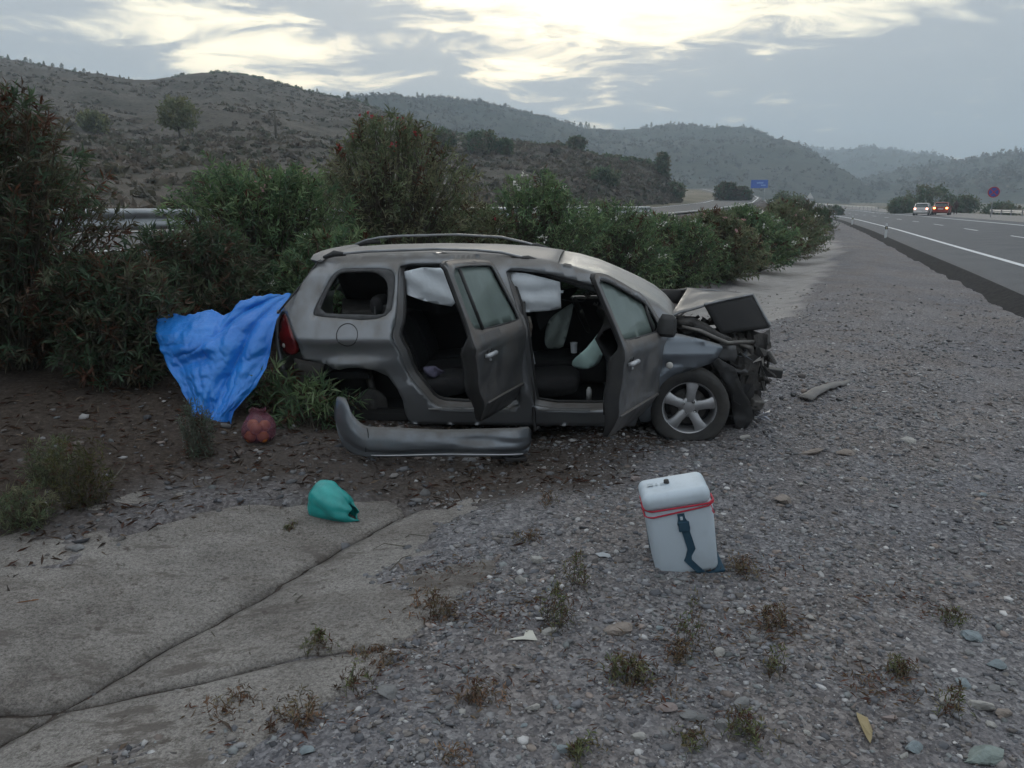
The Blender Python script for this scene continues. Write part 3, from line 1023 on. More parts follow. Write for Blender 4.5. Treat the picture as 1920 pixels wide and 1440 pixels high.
# far side of the body, doors shut
FARDOORS = [chaikin([(-2.79, 1.40), (-2.436, 1.41), (-2.38, 1.0), (-3.0, 1.05)], 2), chaikin([(-2.29, 1.42), (-1.56, 1.42), (-1.42, .98), (-2.28, 1.0)], 1), chaikin([(-1.45, 1.39), (-1.0, 1.33), (-.6, 1.2), (-.38, .98), (-1.33, .97)], 1)]
far = side_panel('body_side', BODY, FARDOORS, M_PAINT, CAR, 0, .09, .035, mirror=True)
for q in FARDOORS:
    side_panel('side_window', q, [], M_GLASSD, CAR, .012, .12, 0, mirror=True)

# surround of the broken rear side window, and the jambs of the two door openings
ring = side_panel('window_surround', RWIN_OUT, [RWIN_IN], M_GREYTRIM, CAR, .006, .03, .02)


def jamb(name, poly, d0, shrink, d1, m):
    c = np.mean(np.array(poly), axis=0)
    pl = resample(poly, .05)
    V = []; F = []
    for (x, z) in pl:
        y = float(ysurf(x, z))
        dx, dz = x - c[0], z - c[1]
        L = math.hypot(dx, dz)
        for k, (s, d) in enumerate(((0, d0), (.012, d0 + .03), (.03, d0 + .035), (shrink, d1))):
            V.append((x - dx / L * s, y + d, z - dz / L * s))
    n = len(pl)
    for i in range(n):
        j = (i + 1) % n
        for k in range(3):
            F.append((i * 4 + k, j * 4 + k, j * 4 + k + 1, i * 4 + k + 1))
    o = mobj(name, V, F, m, CAR)
    fix_normals(o.data); solidify(o, .006, 0)
    return o


jamb('door_frame', ROPEN, .03, .06, .10, M_PAINTD)
jamb('door_frame', FOPEN, .03, .05, .10, M_PAINTD)
for poly in (ROPEN, FOPEN):
    g = G()
    c = np.mean(np.array(poly), axis=0)
    pts = []
    for (x, z) in resample(poly, .06):
        dx, dz = x - c[0], z - c[1]; L = math.hypot(dx, dz)
        pts.append((x - dx / L * .05, float(ysurf(x, z)) + .085, z - dz / L * .05))
    g.tube(pts + [pts[0]], .012, 6, False).build('door_seal', M_BLACK, CAR, True)

for x0, x1 in ((-2.10, -1.42), (-1.20, -.78)):
    G().box(((x0 + x1) / 2, -.845, .292), (x1 - x0, .05, .012)).build('sill_strip', M_STRIP, CAR, bevel=.004)

# fuel flap, its round gap
g = G()
pts = [(-2.733 + .088 * math.cos(w), float(ysurf(-2.733 + .088 * math.cos(w), .909 + .088 * math.sin(w)) + dent_body(-2.733, .909)) - .001, .909 + .088 * math.sin(w)) for w in np.linspace(0, 2 * math.pi, 41)]
g.tube(pts, .0045, 6, False).build('fuel_flap', M_BLACK, CAR, True)

# roof and windscreen
def loft(name, prof, m, crown, nY=14, thick=.02, ycol=None, bow=0.0, taper=False):
    V = []; F = []
    for i_, (x, z) in enumerate(prof):
        ye = float(ysurf(x, z)) if ycol is None else ycol(x, z)
        for k in range(nY + 1):
            s = -1 + 2 * k / nY
            V.append((x + bow * (1 - s * s) * (min(1, i_ / 3) if taper else 1), -ye * s * -1 * -1 if False else ye * -s, z + crown * (1 - s * s) ** .8))
    n = nY + 1
    for i in range(len(prof) - 1):
        for k in range(nY):
            F.append((i * n + k, i * n + k + 1, (i + 1) * n + k + 1, (i + 1) * n + k))
    o = mobj(name, V, F, m, CAR)
    fix_normals(o.data)
    if o.data.polygons[len(o.data.polygons) // 2].normal.z < 0:
        o.data.flip_normals()
    if thick:
        solidify(o, thick, -1)
    return o


rt = resample([p for p in TOP if p[0] <= -1.03], .12, False)
loft('roof', rt, M_ROOF, .035, thick=.03)
wt = resample([p for p in TOP if p[0] >= -1.05], .10, False)
loft('windscreen', [(x, z - .004) for x, z in wt], M_SCREEN, .012, thick=.006, bow=.07, taper=True)
# spoiler over the tailgate and the tailgate itself
sp_ = G()
for k in range(12):
    pass
V = []; F = []
prof = [(-2.99, 1.50), (-3.04, 1.535), (-3.13, 1.52), (-3.155, 1.49), (-3.12, 1.455), (-3.03, 1.46)]
for k in range(15):
    s = -1 + 2 * k / 14
    for (x, z) in prof:
        e_ = 1 - .75 * max(0, (abs(s) - .75) / .25) ** 2
        V.append((-3.02 + (x + 3.02) * e_ + .03 * s * s, .60 * s, 1.49 + (z - 1.49) * e_ - .02 * s * s + .012))
for k in range(14):
    for j in range(6):
        F.append((k * 6 + j, k * 6 + (j + 1) % 6, (k + 1) * 6 + (j + 1) % 6, (k + 1) * 6 + j))
F += [tuple(range(6)), tuple(14 * 6 + j for j in range(5, -1, -1))]
o = mobj('roof_spoiler', V, F, M_ROOF, CAR); fix_normals(o.data); autosmooth(o, 40)
tg = [(-3.06, 1.44), (-3.17, 1.30), (-3.27, 1.17), (-3.34, 1.08)]
loft('rear_window', tg, M_GLASSD, 0, thick=.008, bow=-.10, ycol=lambda x, z: float(ysurf(x, z)) + .05)
loft('tailgate', [(-3.34, 1.08), (-3.37, .98), (-3.38, .8), (-3.36, .6), (-3.30, .45)], M_PAINT, 0, thick=.03, bow=-.09, ycol=lambda x, z: -.70)
G().tube([(-3.02, -.585, 1.478), (-3.16, -.66, 1.29), (-3.262, -.735, 1.165), (-3.335, -.78, 1.075)], .009, 6).build('tailgate_seal', M_BLACK, CAR, True)
# tail lamp: a tall lens wrapping the corner
tl = chaikin([(-3.30, 1.072), (-3.36, 1.03), (-3.385, .93), (-3.38, .80), (-3.335, .725), (-3.20, .735), (-3.18, .80), (-3.195, .885), (-3.245, .985)], 1)
lamp = side_panel('tail_lamp', tl, [], M_LAMP, CAR, .012, .035, .05, yfun=lambda x, z: ysurf(x, z) + .9 * np.maximum(0, -3.22 - x) ** 1.5)
G().lathe([(0, -.028), (.016, -.025), (.024, -.012), (.026, .01)], 14, 'Y', (-3.315, -.73, .80)).build('reflector', M_LAMPW, lamp, True)
# what is left of the rear bumper mounting: ribbed black panel
M_BRK = mat('scuffed_plastic', (.07, .065, .06), (.04, .037, .035), .9, scale=9)
rp = side_panel('bumper_bracket', [(-3.22, .70), (-2.95, .665), (-2.99, .56), (-3.02, .43), (-3.19, .42), (-3.23, .55)], [], M_BRK, CAR, .02, .05, .02)
for k in range(5):
    G().box((-3.105, -.81 + .04, .47 + k * .042), (.10, .02, .018)).build('rib', M_GREYTRIM, rp)

M_RAIL = mat('dull_rail', (.24, .25, .265), (.14, .145, .15), .45, .5, scale=5, detail=6)
# roof rails: bar, and dark feet
for sy, path in ((-1, [(-2.98, 1.508), (-2.9, 1.522), (-2.80, 1.536), (-2.6, 1.55), (-2.05, 1.56), (-1.7, 1.546), (-1.5, 1.525), (-1.38, 1.495), (-1.25, 1.464), (-1.14, 1.44)]), (1, [(-3.05, 1.53), (-2.95, 1.565), (-2.80, 1.592), (-2.6, 1.603), (-2.05, 1.605), (-1.63, 1.575), (-1.40, 1.52), (-1.2, 1.46), (-1.06, 1.41)])):
    rail = G()
    V = []; F = []
    ps = resample(path, .06, False)
    for (x, z) in ps:
        for (dy, dz) in ((-.017, -.004), (-.012, .009), (.010, .010), (.017, -.003), (.008, -.012), (-.010, -.012)):
            V.append((x, sy * .535 + dy * 1.0, z + dz))
    for i in range(len(ps) - 1):
        for k in range(6):
            F.append((i * 6 + k, i * 6 + (k + 1) % 6, (i + 1) * 6 + (k + 1) % 6, (i + 1) * 6 + k))
    F += [tuple(range(6)), tuple((len(ps) - 1) * 6 + k for k in range(5, -1, -1))]
    ro = mobj('roof_rail', V, F, M_RAIL, CAR); fix_normals(ro.data)
    for (x0, x1, z0, z1) in ((-2.99, -2.80, 1.505, 1.535), (-1.42, -1.15, 1.475, 1.435)):
        if sy > 0:
            x0 -= .03
        zz = .018 if sy > 0 else 0
        G().tube([(x0, sy * .535, z0 + zz - .004), ((x0 + x1) / 2, sy * .538, (z0 + z1) / 2 + .016 + zz), (x1, sy * .535, z1 + zz - .006)], [.016, .027, .014], 8).build('rail_foot', M_BLACK, ro, True)

# ---- inside: floor, dashboard, seats, headlining
G().box((-1.6, 0, .20), (3.0, 1.56, .06)).box((-.33, 0, .55), (.06, 1.5, .75)).box((-2.95, 0, .52), (.6, 1.3, .06)).build('floor_pan', M_DARK, CAR)
side_panel('headlining', [(-3.0, 1.44), (-2.1, 1.475), (-1.3, 1.435), (-1.05, 1.40), (-1.05, 1.39), (-1.3, 1.42), (-2.1, 1.46), (-3.0, 1.42)], [], M_DARK, CAR, .3, .1, .6)
far_trim = [(-.45, .95), (-.40, .35), (-2.2, .30), (-2.9, .6), (-3.0, 1.0)]
side_panel('door_trim', far_trim, [], M_DARK, CAR, .06, .15, .03, mirror=True)
side_panel('boot_trim', [(-2.40, .70), (-2.95, .68), (-3.12, .75), (-3.2, .99), (-2.42, .99)], [], M_DARK, CAR, .06, .12, .03)
db = G()
V = []; F = []
prof = [(-.30, .98), (-.52, 1.00), (-.66, .95), (-.72, .86), (-.66, .74), (-.55, .60), (-.35, .55)]
for k in range(13):
    y = -.70 + 1.4 * k / 12
    for (x, z) in prof:
        V.append((x + .05 * math.cos(y * 3), y, z + .02 * math.cos(y * 4)))
for k in range(12):
    for j in range(6):
        F.append((k * 7 + j, k * 7 + j + 1, (k + 1) * 7 + j + 1, (k + 1) * 7 + j))
o = mobj('dashboard', V, F, M_DARK, CAR); fix_normals(o.data); solidify(o, .03)
sw = G().lathe([(.175, -.015), (.19, 0), (.175, .015), (.16, 0)], 28, 'X', (0, 0, 0), closed=True)
sw.box((0, 0, 0), (.04, .30, .05)).box((0, 0, -.06), (.04, .05, .16))
o = sw.build('steering_wheel', M_BLACK, CAR, True); o.location = (-.88, .37, .86); o.rotation_euler = (0, R(-24), 0)
# broken ends of wiring and metal around the far front door
for k, (x, y, z) in enumerate(((-.86, .10, 1.19), (-.90, .06, 1.15), (-.84, .02, 1.10), (-.76, 0, 1.02), (-.72, -.02, .99))):
    G().tube([(x, y, z), (x + .03, y, z - .02), (x + .035, y - .01, z + .012)], [.016, .011, .005], 6).build('bent_metal_clip', M_STEEL, CAR, True)
G().tube([(-1.0, -.3, 1.21), (-.93, -.2, 1.195), (-.86, -.1, 1.185), (-.82, 0, 1.20)], .004, 5).build('wire', M_GREYTRIM, CAR, True)
G().tube([(-1.02, -.35, 1.11), (-.95, -.25, 1.08), (-.85, -.2, 1.07), (-.78, -.15, 1.12), (-.72, -.2, 1.16)], .005, 5).build('wire', M_GREYTRIM, CAR, True)


def seat(x, y, w, back_h, lean, name='seat'):
    g = G()
    def cushion(pts, y0, y1):
        V = []; F = []
        n = len(pts)
        ys = np.linspace(y0, y1, 7)
        for yy in ys:
            s = 1 - .10 * (2 * abs(yy - (y0 + y1) / 2) / (y1 - y0)) ** 4
            c = np.mean(np.array(pts), axis=0)
            for p in pts:
                V.append((c[0] + (p[0] - c[0]) * s, yy, c[1] + (p[1] - c[1]) * s))
        for i in range(6):
            for j in range(n):
                F.append((i * n + j, i * n + (j + 1) % n, (i + 1) * n + (j + 1) % n, (i + 1) * n + j))
        F += [tuple(range(n)), tuple(6 * n + j for j in range(n - 1, -1, -1))]
        g.add(V, F)
    cushion(chaikin([(x - .05, .32), (x + .48, .34), (x + .52, .44), (x + .45, .51), (x, .47), (x - .08, .42)], 1), y - w / 2, y + w / 2)
    bx, bz = x - .03, .42
    l = math.sin(lean); c = math.cos(lean)
    cushion(chaikin([(bx + .06, bz), (bx - .08, bz - .02), (bx - .10 - l * back_h, bz + c * back_h), (bx - .02 - l * back_h, bz + c * back_h + .03), (bx + .04 - l * back_h * .9, bz + c * back_h * .93), (bx + .09 - l * .3 * back_h, bz + c * .3 * back_h)], 1), y - w / 2, y + w / 2)
    cushion(chaikin([(bx - .08 - l * back_h, bz + back_h + .05), (bx - .10 - l * back_h, bz + back_h + .21), (bx + .0 - l * back_h, bz + back_h + .22), (bx + .03 - l * back_h, bz + back_h + .08)], 1), y - .13, y + .13)
    return g.build(name, M_SEAT, CAR, True)


seat(-1.38, -.38, .50, .56, .30, 'front_seat'); seat(-1.38, .38, .50, .56, .30, 'front_seat')
for y in (-.46, 0, .46):
    seat(-2.32, y, .42, .54, .32, 'rear_seat')
G().box((-1.0, 0, .42), (.7, .16, .22)).build('centre_console', M_DARK, CAR, bevel=.03)
# load behind the rear seats
G().box((-2.78, -.15, .98), (.42, .5, .16), (0.1, .05, .3)).build('parcel_shelf', mat('shelf_cloth', (.085, .08, .075), (.05, .047, .045), .95, scale=14), CAR, bevel=.02)
G().box((-2.53, -.5, 1.06), (.16, .14, .09), (0, .1, .4)).build('box', M_GREYTRIM, CAR, bevel=.01)


def cloth(name, poly, y, m, fold=.02, freq=9.0, ang=0.0, step=.03, seed=1, thick=.006, bulge=0.0, lean=0.0):
    """hanging cloth from a side-view outline, folds run along ang"""
    P, T = panel2d(poly, [], step)
    c = P.mean(axis=0)
    t = (P[:, 0] - c[0]) * math.cos(ang) + (P[:, 1] - c[1]) * math.sin(ang)
    w = fold * np.sin(t * freq * 2 * math.pi / 1.0 + 3 * fbm(P[:, 0] * 4, P[:, 1] * 4, 2, seed)) + fold * 1.2 * fbm(P[:, 0] * 7, P[:, 1] * 7, 3, seed + 3)
    r = np.hypot(P[:, 0] - c[0], P[:, 1] - c[1]); r = r / r.max()
    yy = y + w - bulge * (1 - r ** 2) + lean * (P[:, 1] - c[1])
    o = mobj(name, np.stack([P[:, 0], yy, P[:, 1]], -1), T, m, CAR)
    fix_normals(o.data); solidify(o, thick, 0)
    return o


cloth('curtain_airbag', [(-2.30, 1.385), (-2.154, 1.415), (-1.94, 1.41), (-1.85, 1.16), (-1.92, 1.093), (-2.026, 1.112), (-2.167, 1.148), (-2.29, 1.194)], -.575, M_BAGW, .012, 5, R(60), seed=4, bulge=.03)
cloth('curtain_airbag', [(-1.43, 1.37), (-1.301, 1.36), (-1.151, 1.325), (-1.023, 1.29), (-1.019, 1.219), (-.998, 1.219), (-.998, 1.198), (-1.02, 1.198), (-1.016, 1.077), (-1.112, 1.056), (-1.351, 1.044), (-1.392, 1.158)], -.60, M_BAGW, .010, 7, R(88), seed=8, bulge=.03)
cloth('deflated_airbag', chaikin([(-1.187, .702), (-1.171, .845), (-1.123, .939), (-1.006, 1.009), (-.931, 1.046), (-.95, .938), (-.998, .749), (-1.032, .644), (-1.15, .639)], 1), -.12, M_BAGG, .03, 6, R(-25), seed=12, bulge=.08)
cloth('deflated_airbag', chaikin([(-.948, .588), (-.881, .68), (-.792, .748), (-.682, .896), (-.672, .748), (-.693, .615), (-.77, .564), (-.904, .541)], 1), -.48, M_BAGT, .025, 4, R(30), seed=16, bulge=.07)
cloth('cloth', [(-2.188, .58), (-2.08, .594), (-2.0, .543), (-2.076, .496), (-2.154, .505)], -.56, mat('lilac_cloth', (.16, .15, .22), (.07, .065, .10), .9, scale=12), .02, 9, 1.0, .02, 21, bulge=.05)
cloth('seat_side_trim', [(-1.332, 1.005), (-1.275, 1.006), (-1.252, .93), (-1.274, .782), (-1.305, .599), (-1.331, .645), (-1.35, .78)], -.56, mat('torn_seat_foam', (.30, .27, .24), (.10, .075, .06), .95, scale=9, lo=.42, hi=.56), .012, 5, 0.3, .025, 23, bulge=.04)
G().lathe([(.026, 0), (.031, .085), (.033, .09), (.028, .085), (.02, .005)], 14, 'Z', (-.93, -.2, .62)).build('cup', M_BAGW, CAR, True)
G().lathe([(0, 0), (.022, 0), (.022, .085), (.013, .095), (.013, .105), (0, .105)], 12, 'Z', (-.79, -.70, .335)).build('bottle', mat('frosted_bottle', (.42, .43, .43), (.3, .3, .3), .4), CAR, True)
G().tube([(-1.27, -.60, .80), (-1.255, -.63, .70), (-1.235, -.64, .62)], [.005, .010, .006], 6).build('seat_belt_buckle', M_BAGW, CAR, True)
G().tube([(-1.31, -.72, 1.15), (-1.30, -.75, .8), (-1.24, -.80, .42), (-1.23, -.87, .20), (-1.22, -.89, .12), (-1.19, -.88, .16)], .015, 5).build('seat_belt', M_BLACK, CAR, True)

# ---- doors standing open
def door(name, outline, window, frame_w, hinge, ang, tilt, label, lift=0.0):
    hx, hy = hinge
    org = (hx, hy, 0)
    tuck = lambda z: .075 * np.clip((.46 - z) / .2, 0, 1.2) ** 1.4
    d = side_panel(name, outline, [window], M_PAINTD, CAR, -.004, .045, .012, origin=org, dent=lambda x, z: .006 * fbm(x * 4, z * 4, 3, 91) + tuck(z))
    d['label'] = label
    d.matrix_local = Matrix.Translation((hx, hy, lift)) @ Quaternion((0, math.sin(tilt), math.cos(tilt)), ang).to_matrix().to_4x4()
    # inner shell and the shut face round the edge
    zb = min(p[1] for p in window)
    low = [p for p in outline if p[1] <= zb + .02]
    inner = side_panel('inner_panel', outline, [window], M_DARK, d, .024, .07, .01, origin=org, dent=lambda x, z: tuck(z))
    # the shut face: a strip from skin to inner trim, deeper below the window
    ol = resample(outline, .05)
    V = []; F = []
    for (x, z) in ol:
        dep = float(np.interp(z, [.25, .33, .45, zb - .08, zb - .02, 2], [.02, .05, .105, .105, .026, .026]))
        y0 = float(ysurf(x, z) + tuck(z)) - .002
        for t in (0, .33, .66, 1):
            V.append((x - org[0], y0 + dep * t - org[1], z))
    n = len(ol)
    for i in range(n):
        j = (i + 1) % n
        for k in range(3):
            F.append((i * 4 + k, j * 4 + k, j * 4 + k + 1, i * 4 + k + 1))
    e = mobj('shut_face', V, F, M_BLACK, d); fix_normals(e.data); solidify(e, .004, 0)
    lowp = [p for p in outline if .42 < p[1] < zb - .07]
    pnl = side_panel('inner_trim', lowp, [], M_DARK, d, .102, .08, .01, origin=org)
    gl = side_panel('window_glass', window, [], M_GLASS, d, .022, .06, .004, origin=org)
    # rubber round the pane
    pts = [(x - org[0], float(ysurf(x, z)) + .004 - org[1], z) for (x, z) in resample(window, .04)]
    G().tube(pts + [pts[0]], .008, 6, False).build('window_seal', M_BLACK, d, True)
    return d, org


FD = chaikin([(-1.445, 1.395), (-1.415, 1.29), (-1.318, .97), (-1.315, .88), (-1.30, .72), (-1.305, .56), (-1.285, .40), (-1.255, .285), (-1.225, .27), (-.55, .255), (-.40, .30), (-.33, .42), (-.28, .56), (-.25, .68), (-.243, .83), (-.265, .935), (-.40, 1.07), (-.50, 1.17), (-.60, 1.225), (-.75, 1.262), (-1.0, 1.335), (-1.25, 1.392)], 1)
FW = chaikin([(-1.385, 1.352), (-1.36, 1.27), (-1.275, .985), (-1.26, .955), (-.86, .945), (-.40, .94), (-.47, 1.06), (-.53, 1.125), (-.62, 1.172), (-.78, 1.215), (-1.02, 1.288), (-1.24, 1.345)], 1)
fd, forg = door('front_door', FD, FW, .05, (-.27, -.845), R(70), R(4.5), 'muddy grey front door swung wide open')
RD = chaikin([(-2.315, 1.442), (-2.325, 1.38), (-2.325, 1.221), (-2.328, 1.022), (-2.352, .93), (-2.345, .85), (-2.29, .74), (-2.245, .58), (-2.12, .43), (-2.06, .31), (-1.98, .265), (-1.40, .258), (-1.335, .29), (-1.325, .42), (-1.352, .70), (-1.372, .942), (-1.45, 1.2), (-1.515, 1.39), (-1.58, 1.424), (-2.02, 1.448)], 1)
RW = chaikin([(-2.265, 1.40), (-2.275, 1.2), (-2.275, 1.03), (-2.25, .985), (-1.9, .968), (-1.44, .958), (-1.425, .985), (-1.50, 1.19), (-1.56, 1.36), (-1.60, 1.385), (-2.02, 1.405)], 1)
rd, rorg = door('rear_door', RD, RW, .05, (-1.345, -.845), R(75), R(2.5), 'muddy grey rear door swung wide open', .07)
# window divider bars, handles, mirror
G().tube([(-.56 - forg[0], -.745 - forg[1], 1.155), (-.545 - forg[0], -.835 - forg[1], .945)], .014, 6).build('window_bar', M_BLACK, fd, True)
G().tube([(-1.84 - rorg[0] - .3, -.655 - rorg[1], 1.39), (-2.15 - rorg[0], -.845 - rorg[1], .98)], .013, 6).build('window_bar', M_BLACK, rd, True)
for d, org, hx, hz in ((fd, forg, -1.16, .80), (rd, rorg, -2.10, .80)):
    y = float(ysurf(hx, hz)) - org[1]
    h = G()
    h.tube([(hx - .085 - org[0], y - .012, hz), (hx - .075 - org[0], y - .036, hz + .004), (hx + .06 - org[0], y - .036, hz + .006), (hx + .085 - org[0], y - .012, hz + .006)], [.012, .017, .016, .010], 8)
    h.build('door_handle', M_SILVER, d, True)
    G().lathe([(0, .012), (.02, .008), (.036, -.004), (.040, -.009)], 16, 'Y', (hx + .0 - org[0], y, hz + .035)).build('handle_recess', M_DARK, d, True)
    G().tube([(hx + .02 - org[0], y - .008, hz - .05), (hx + .025 - org[0], y - .01, hz - .035)], [.008, .010], 8).build('key_lock', M_SILVER, d, True)
mr = G()
V = []; F = []
mp_ = [(-.06, 0), (-.055, .10), (-.02, .145), (.04, .135), (.062, .06), (.05, -.01), (0, -.03)]
for k, (dy, s) in enumerate(((0, .72), (-.04, 1), (-.15, 1), (-.20, .8))):
    for (a, b2) in mp_:
        V.append((-.47 - forg[0] + a * s, -.85 - forg[1] + dy * .62, .935 + b2 * s))
for k in range(3):
    for j in range(7):
        F.append((k * 7 + j, k * 7 + (j + 1) % 7, (k + 1) * 7 + (j + 1) % 7, (k + 1) * 7 + j))
F += [tuple(range(7)), tuple(21 + j for j in range(6, -1, -1))]
o = mobj('wing_mirror', V, F, M_BLACK, fd); fix_normals(o.data); autosmooth(o, 50)
# scuffs on the rear door: mud streaks are in the paint; a rubbing strip
for d, org, x0, x1 in ((fd, forg, -1.26, -.36), (rd, rorg, -2.08, -1.36)):
    pts = [(x - org[0], float(ysurf(x, .44)) - org[1] - .004, .44) for x in np.linspace(x0, x1, 8)]
    G().tube(pts, .011, 6).build('rubbing_strip', M_PAINTD, d, True)

# ---- front wing, bonnet, wheel and the wreckage ahead
FEN = chaikin([(-.244, .925), (-.114, .909), (.05, .87), (.198, .83), (.248, .80), (.212, .748), (.193, .70), (.147, .668), (.087, .655), (-.026, .617), (-.138, .535), (-.20, .46), (-.25, .36), (-.285, .24), (-.31, .19), (-.40, .19), (-.372, .322), (-.297, .49), (-.256, .668), (-.243, .844)], 1)
wing = side_panel('front_wing', FEN, [], M_PAINTF, CAR, -.006, .04, .012, dent=lambda x, z: .006 * fbm(x * 5, z * 5, 3, 33) - .022 * np.clip((z - .70) / .03, 0, 1) + .34 * np.maximum(z - .735, 0) - .02 * np.clip((z-.83)/.03,0,1) * 0 - .03 * np.exp(-(((x) ** 2 + (z - .31) ** 2) ** .5 - .34) ** 2 / .0009))
G().lathe([(0, -.012), (.014, -.011), (.026, -.004), (.028, .004)], 14, 'Y', (-.165, -.885, .665)).build('side_indicator', M_LAMPW, wing, True)

NX, NY = 14, 10
def quad_sheet(A, B, C, D, n1, n2, wob, seed):
    """A-B along one edge, D-C along the other"""
    A, B, C, D = map(np.array, (A, B, C, D))
    V = []
    for i in range(n1 + 1):
        for j in range(n2 + 1):
            s, t = i / n1, j / n2
            p = (A * (1 - s) + B * s) * (1 - t) + (D * (1 - s) + C * s) * t
            V.append(p + np.array([0, 0, wob * float(fbm(s * 3 + seed, t * 3, 3, seed)) * 4 * (s * (1 - s) + t * (1 - t))]))
    F = [(i * (n2 + 1) + j, (i + 1) * (n2 + 1) + j, (i + 1) * (n2 + 1) + j + 1, i * (n2 + 1) + j + 1) for i in range(n1) for j in range(n2)]
    return V, F


bon = G()
A, B_, C_, D_ = (-.145, -.62, 1.012), (.116, -.62, 1.104), (.56, -.20, 1.122), (.062, .12, 1.137)
V, F = quad_sheet(A, B_, C_, D_, 10, 10, .02, 2); bon.add(V, F, 0)
V, F = quad_sheet(D_, C_, (.50, .45, 1.02), (.0, .66, 1.05), 8, 8, .02, 5); bon.add(V, F, 0)
bonnet = bon.build('bonnet', [M_PAINT, M_BLACK], CAR, True); solidify(bonnet, .018, -1); autosmooth(bonnet, 30)
fl = G()
V, F = quad_sheet((.12, -.625, 1.092), (.555, -.22, 1.105), (.665, -.42, .875), (.255, -.61, .858), 10, 8, .012, 7); fl.add(V, F, 0)
V, F = quad_sheet((.555, -.22, 1.105), (.49, .45, 1.0), (.60, .4, .82), (.665, -.42, .875), 6, 6, .01, 8); fl.add(V, F, 0)
flap = fl.build('bonnet_liner', M_DARK, CAR, True); solidify(flap, .015, 0); flap['label'] = 'black underside of the folded bonnet'
g = G(); g.tube([(.118, -.63, 1.10), (.34, -.43, 1.115), (.56, -.21, 1.118), (.67, -.42, .885)], .012, 6).build('bonnet_edge', M_PAINT, CAR, True)
fr = G()
V, F = quad_sheet((-.28, .66, 1.005), (-.13, .64, 1.05), (.09, .30, 1.10), (0, .36, .955), 6, 6, .01, 9); fr.add(V, F, 0)
o = fr.build('bonnet_hinge_panel', M_DARK, CAR, True); solidify(o, .012, 0)

rnd = random.Random(5)


def junk(name, c, s, n, m, seed, kind='mix'):
    """a crumpled lump of hardware: boxes, pipes and torn sheet jammed together in ONE part"""
    r = random.Random(seed)
    g = G()
    for k in range(n):
        p = [c[i] + (r.random() - .5) * s[i] for i in range(3)]
        w = r.random()
        if w < .45:
            b0 = len(g.V); g.box(p, [s[i] * r.uniform(.08, .28) for i in range(3)], (r.uniform(-.8, .8), r.uniform(-.8, .8), r.uniform(-.8, .8)))
            for q_ in range(b0, len(g.V)):
                g.V[q_] = tuple(c_ + r.uniform(-.018, .018) for c_ in g.V[q_])
        elif w < .75:
            q = [Vector(p)]
            for _ in range(4):
                q.append(q[-1] + Vector([(r.random() - .5) * s[i] * .5 for i in range(3)]))
            g.tube(q, r.uniform(.008, .02), 6)
        else:
            V = []
            for i in range(4):
                for j in range(3):
                    V.append((p[0] + (i / 3 - .5) * s[0] * .5 + r.uniform(-.02, .02), p[1] + r.uniform(-.05, .05) * s[1], p[2] + (j / 2 - .5) * s[2] * .6 + r.uniform(-.02, .02)))
            g.add(V, [(i * 3 + j, (i + 1) * 3 + j, (i + 1) * 3 + j + 1, i * 3 + j + 1) for i in range(3) for j in range(2)])
    o = g.build(name, m, CAR)
    return o


junk('engine', (.10, .05, .66), (.62, 1.0, .40), 26, M_ENG, 11)
G().box((.12, .1, .52), (.5, .7, .42), (0, .1, .1)).build('engine_block', M_ENG, CAR, bevel=.03)
junk('air_intake', (.02, -.52, .88), (.26, .16, .14), 12, M_ENG, 12)
# slope of crushed tubing from the screen down to the nose, on the near side
G().tube([(-.10, -.60, .95), (.02, -.60, .955), (.12, -.62, .90), (.22, -.62, .84), (.33, -.60, .80)], [.03, .045, .05, .04, .03], 8).build('hose', M_ENG, CAR, True)
G().tube([(-.06, -.66, .925), (.08, -.68, .90), (.20, -.70, .845), (.30, -.68, .80), (.42, -.62, .795), (.56, -.56, .785)], .018, 7).build('wing_rail', M_STEEL, CAR, True)
hl = side_panel('headlamp_housing', [(.225, .775), (.36, .785), (.375, .70), (.36, .655), (.24, .675), (.21, .72)], [], M_GREYTRIM, CAR, .12, .05, .06, dent=lambda x, z: .02 * fbm(x * 12, z * 12, 2, 3))
G().box((.45, -.05, .52), (.05, .85, .36), (0, .2, .12)).build('radiator', M_ENG, CAR, bevel=.01)
G().tube([(.40, -.62, .78), (.50, -.58, .74), (.52, -.56, .62), (.50, -.58, .48), (.42, -.62, .36)], [.02, .026, .03, .026, .02], 7).build('front_frame_post', M_STEEL, CAR, True)
G().box((.66, -.40, .505), (.26, .10, .07), (0, .13, -.06)).build('chassis_rail', M_BLACK, CAR, bevel=.008)
junk('crushed_nose', (.42, -.50, .55), (.32, .26, .50), 44, M_ENG, 17)
junk('crushed_nose', (.54, -.34, .64), (.20, .5, .34), 34, M_ENG, 18)
junk('crushed_nose', (.44, -.52, .24), (.20, .24, .28), 24, M_BLACK, 27)
junk('torn_bracket', (.60, -.42, .74), (.12, .10, .10), 6, M_STEEL, 19)
junk('torn_bracket', (.60, -.45, .42), (.14, .10, .10), 6, M_STEEL, 20)
r9 = random.Random(44)
for k in range(9):                                          # loose wiring and hoses hanging out of the nose
    p0 = Vector((r9.uniform(.1, .55), r9.uniform(-.66, -.5), r9.uniform(.5, .88)))
    q = [p0]
    for _ in range(5):
        q.append(q[-1] + Vector((r9.uniform(-.02, .09), r9.uniform(-.03, .02), r9.uniform(-.09, .035))))
    G().tube(q, r9.uniform(.004, .009), 6).build('wiring' if k % 2 else 'hose', M_BLACK if k % 3 else M_STEEL, CAR, True)
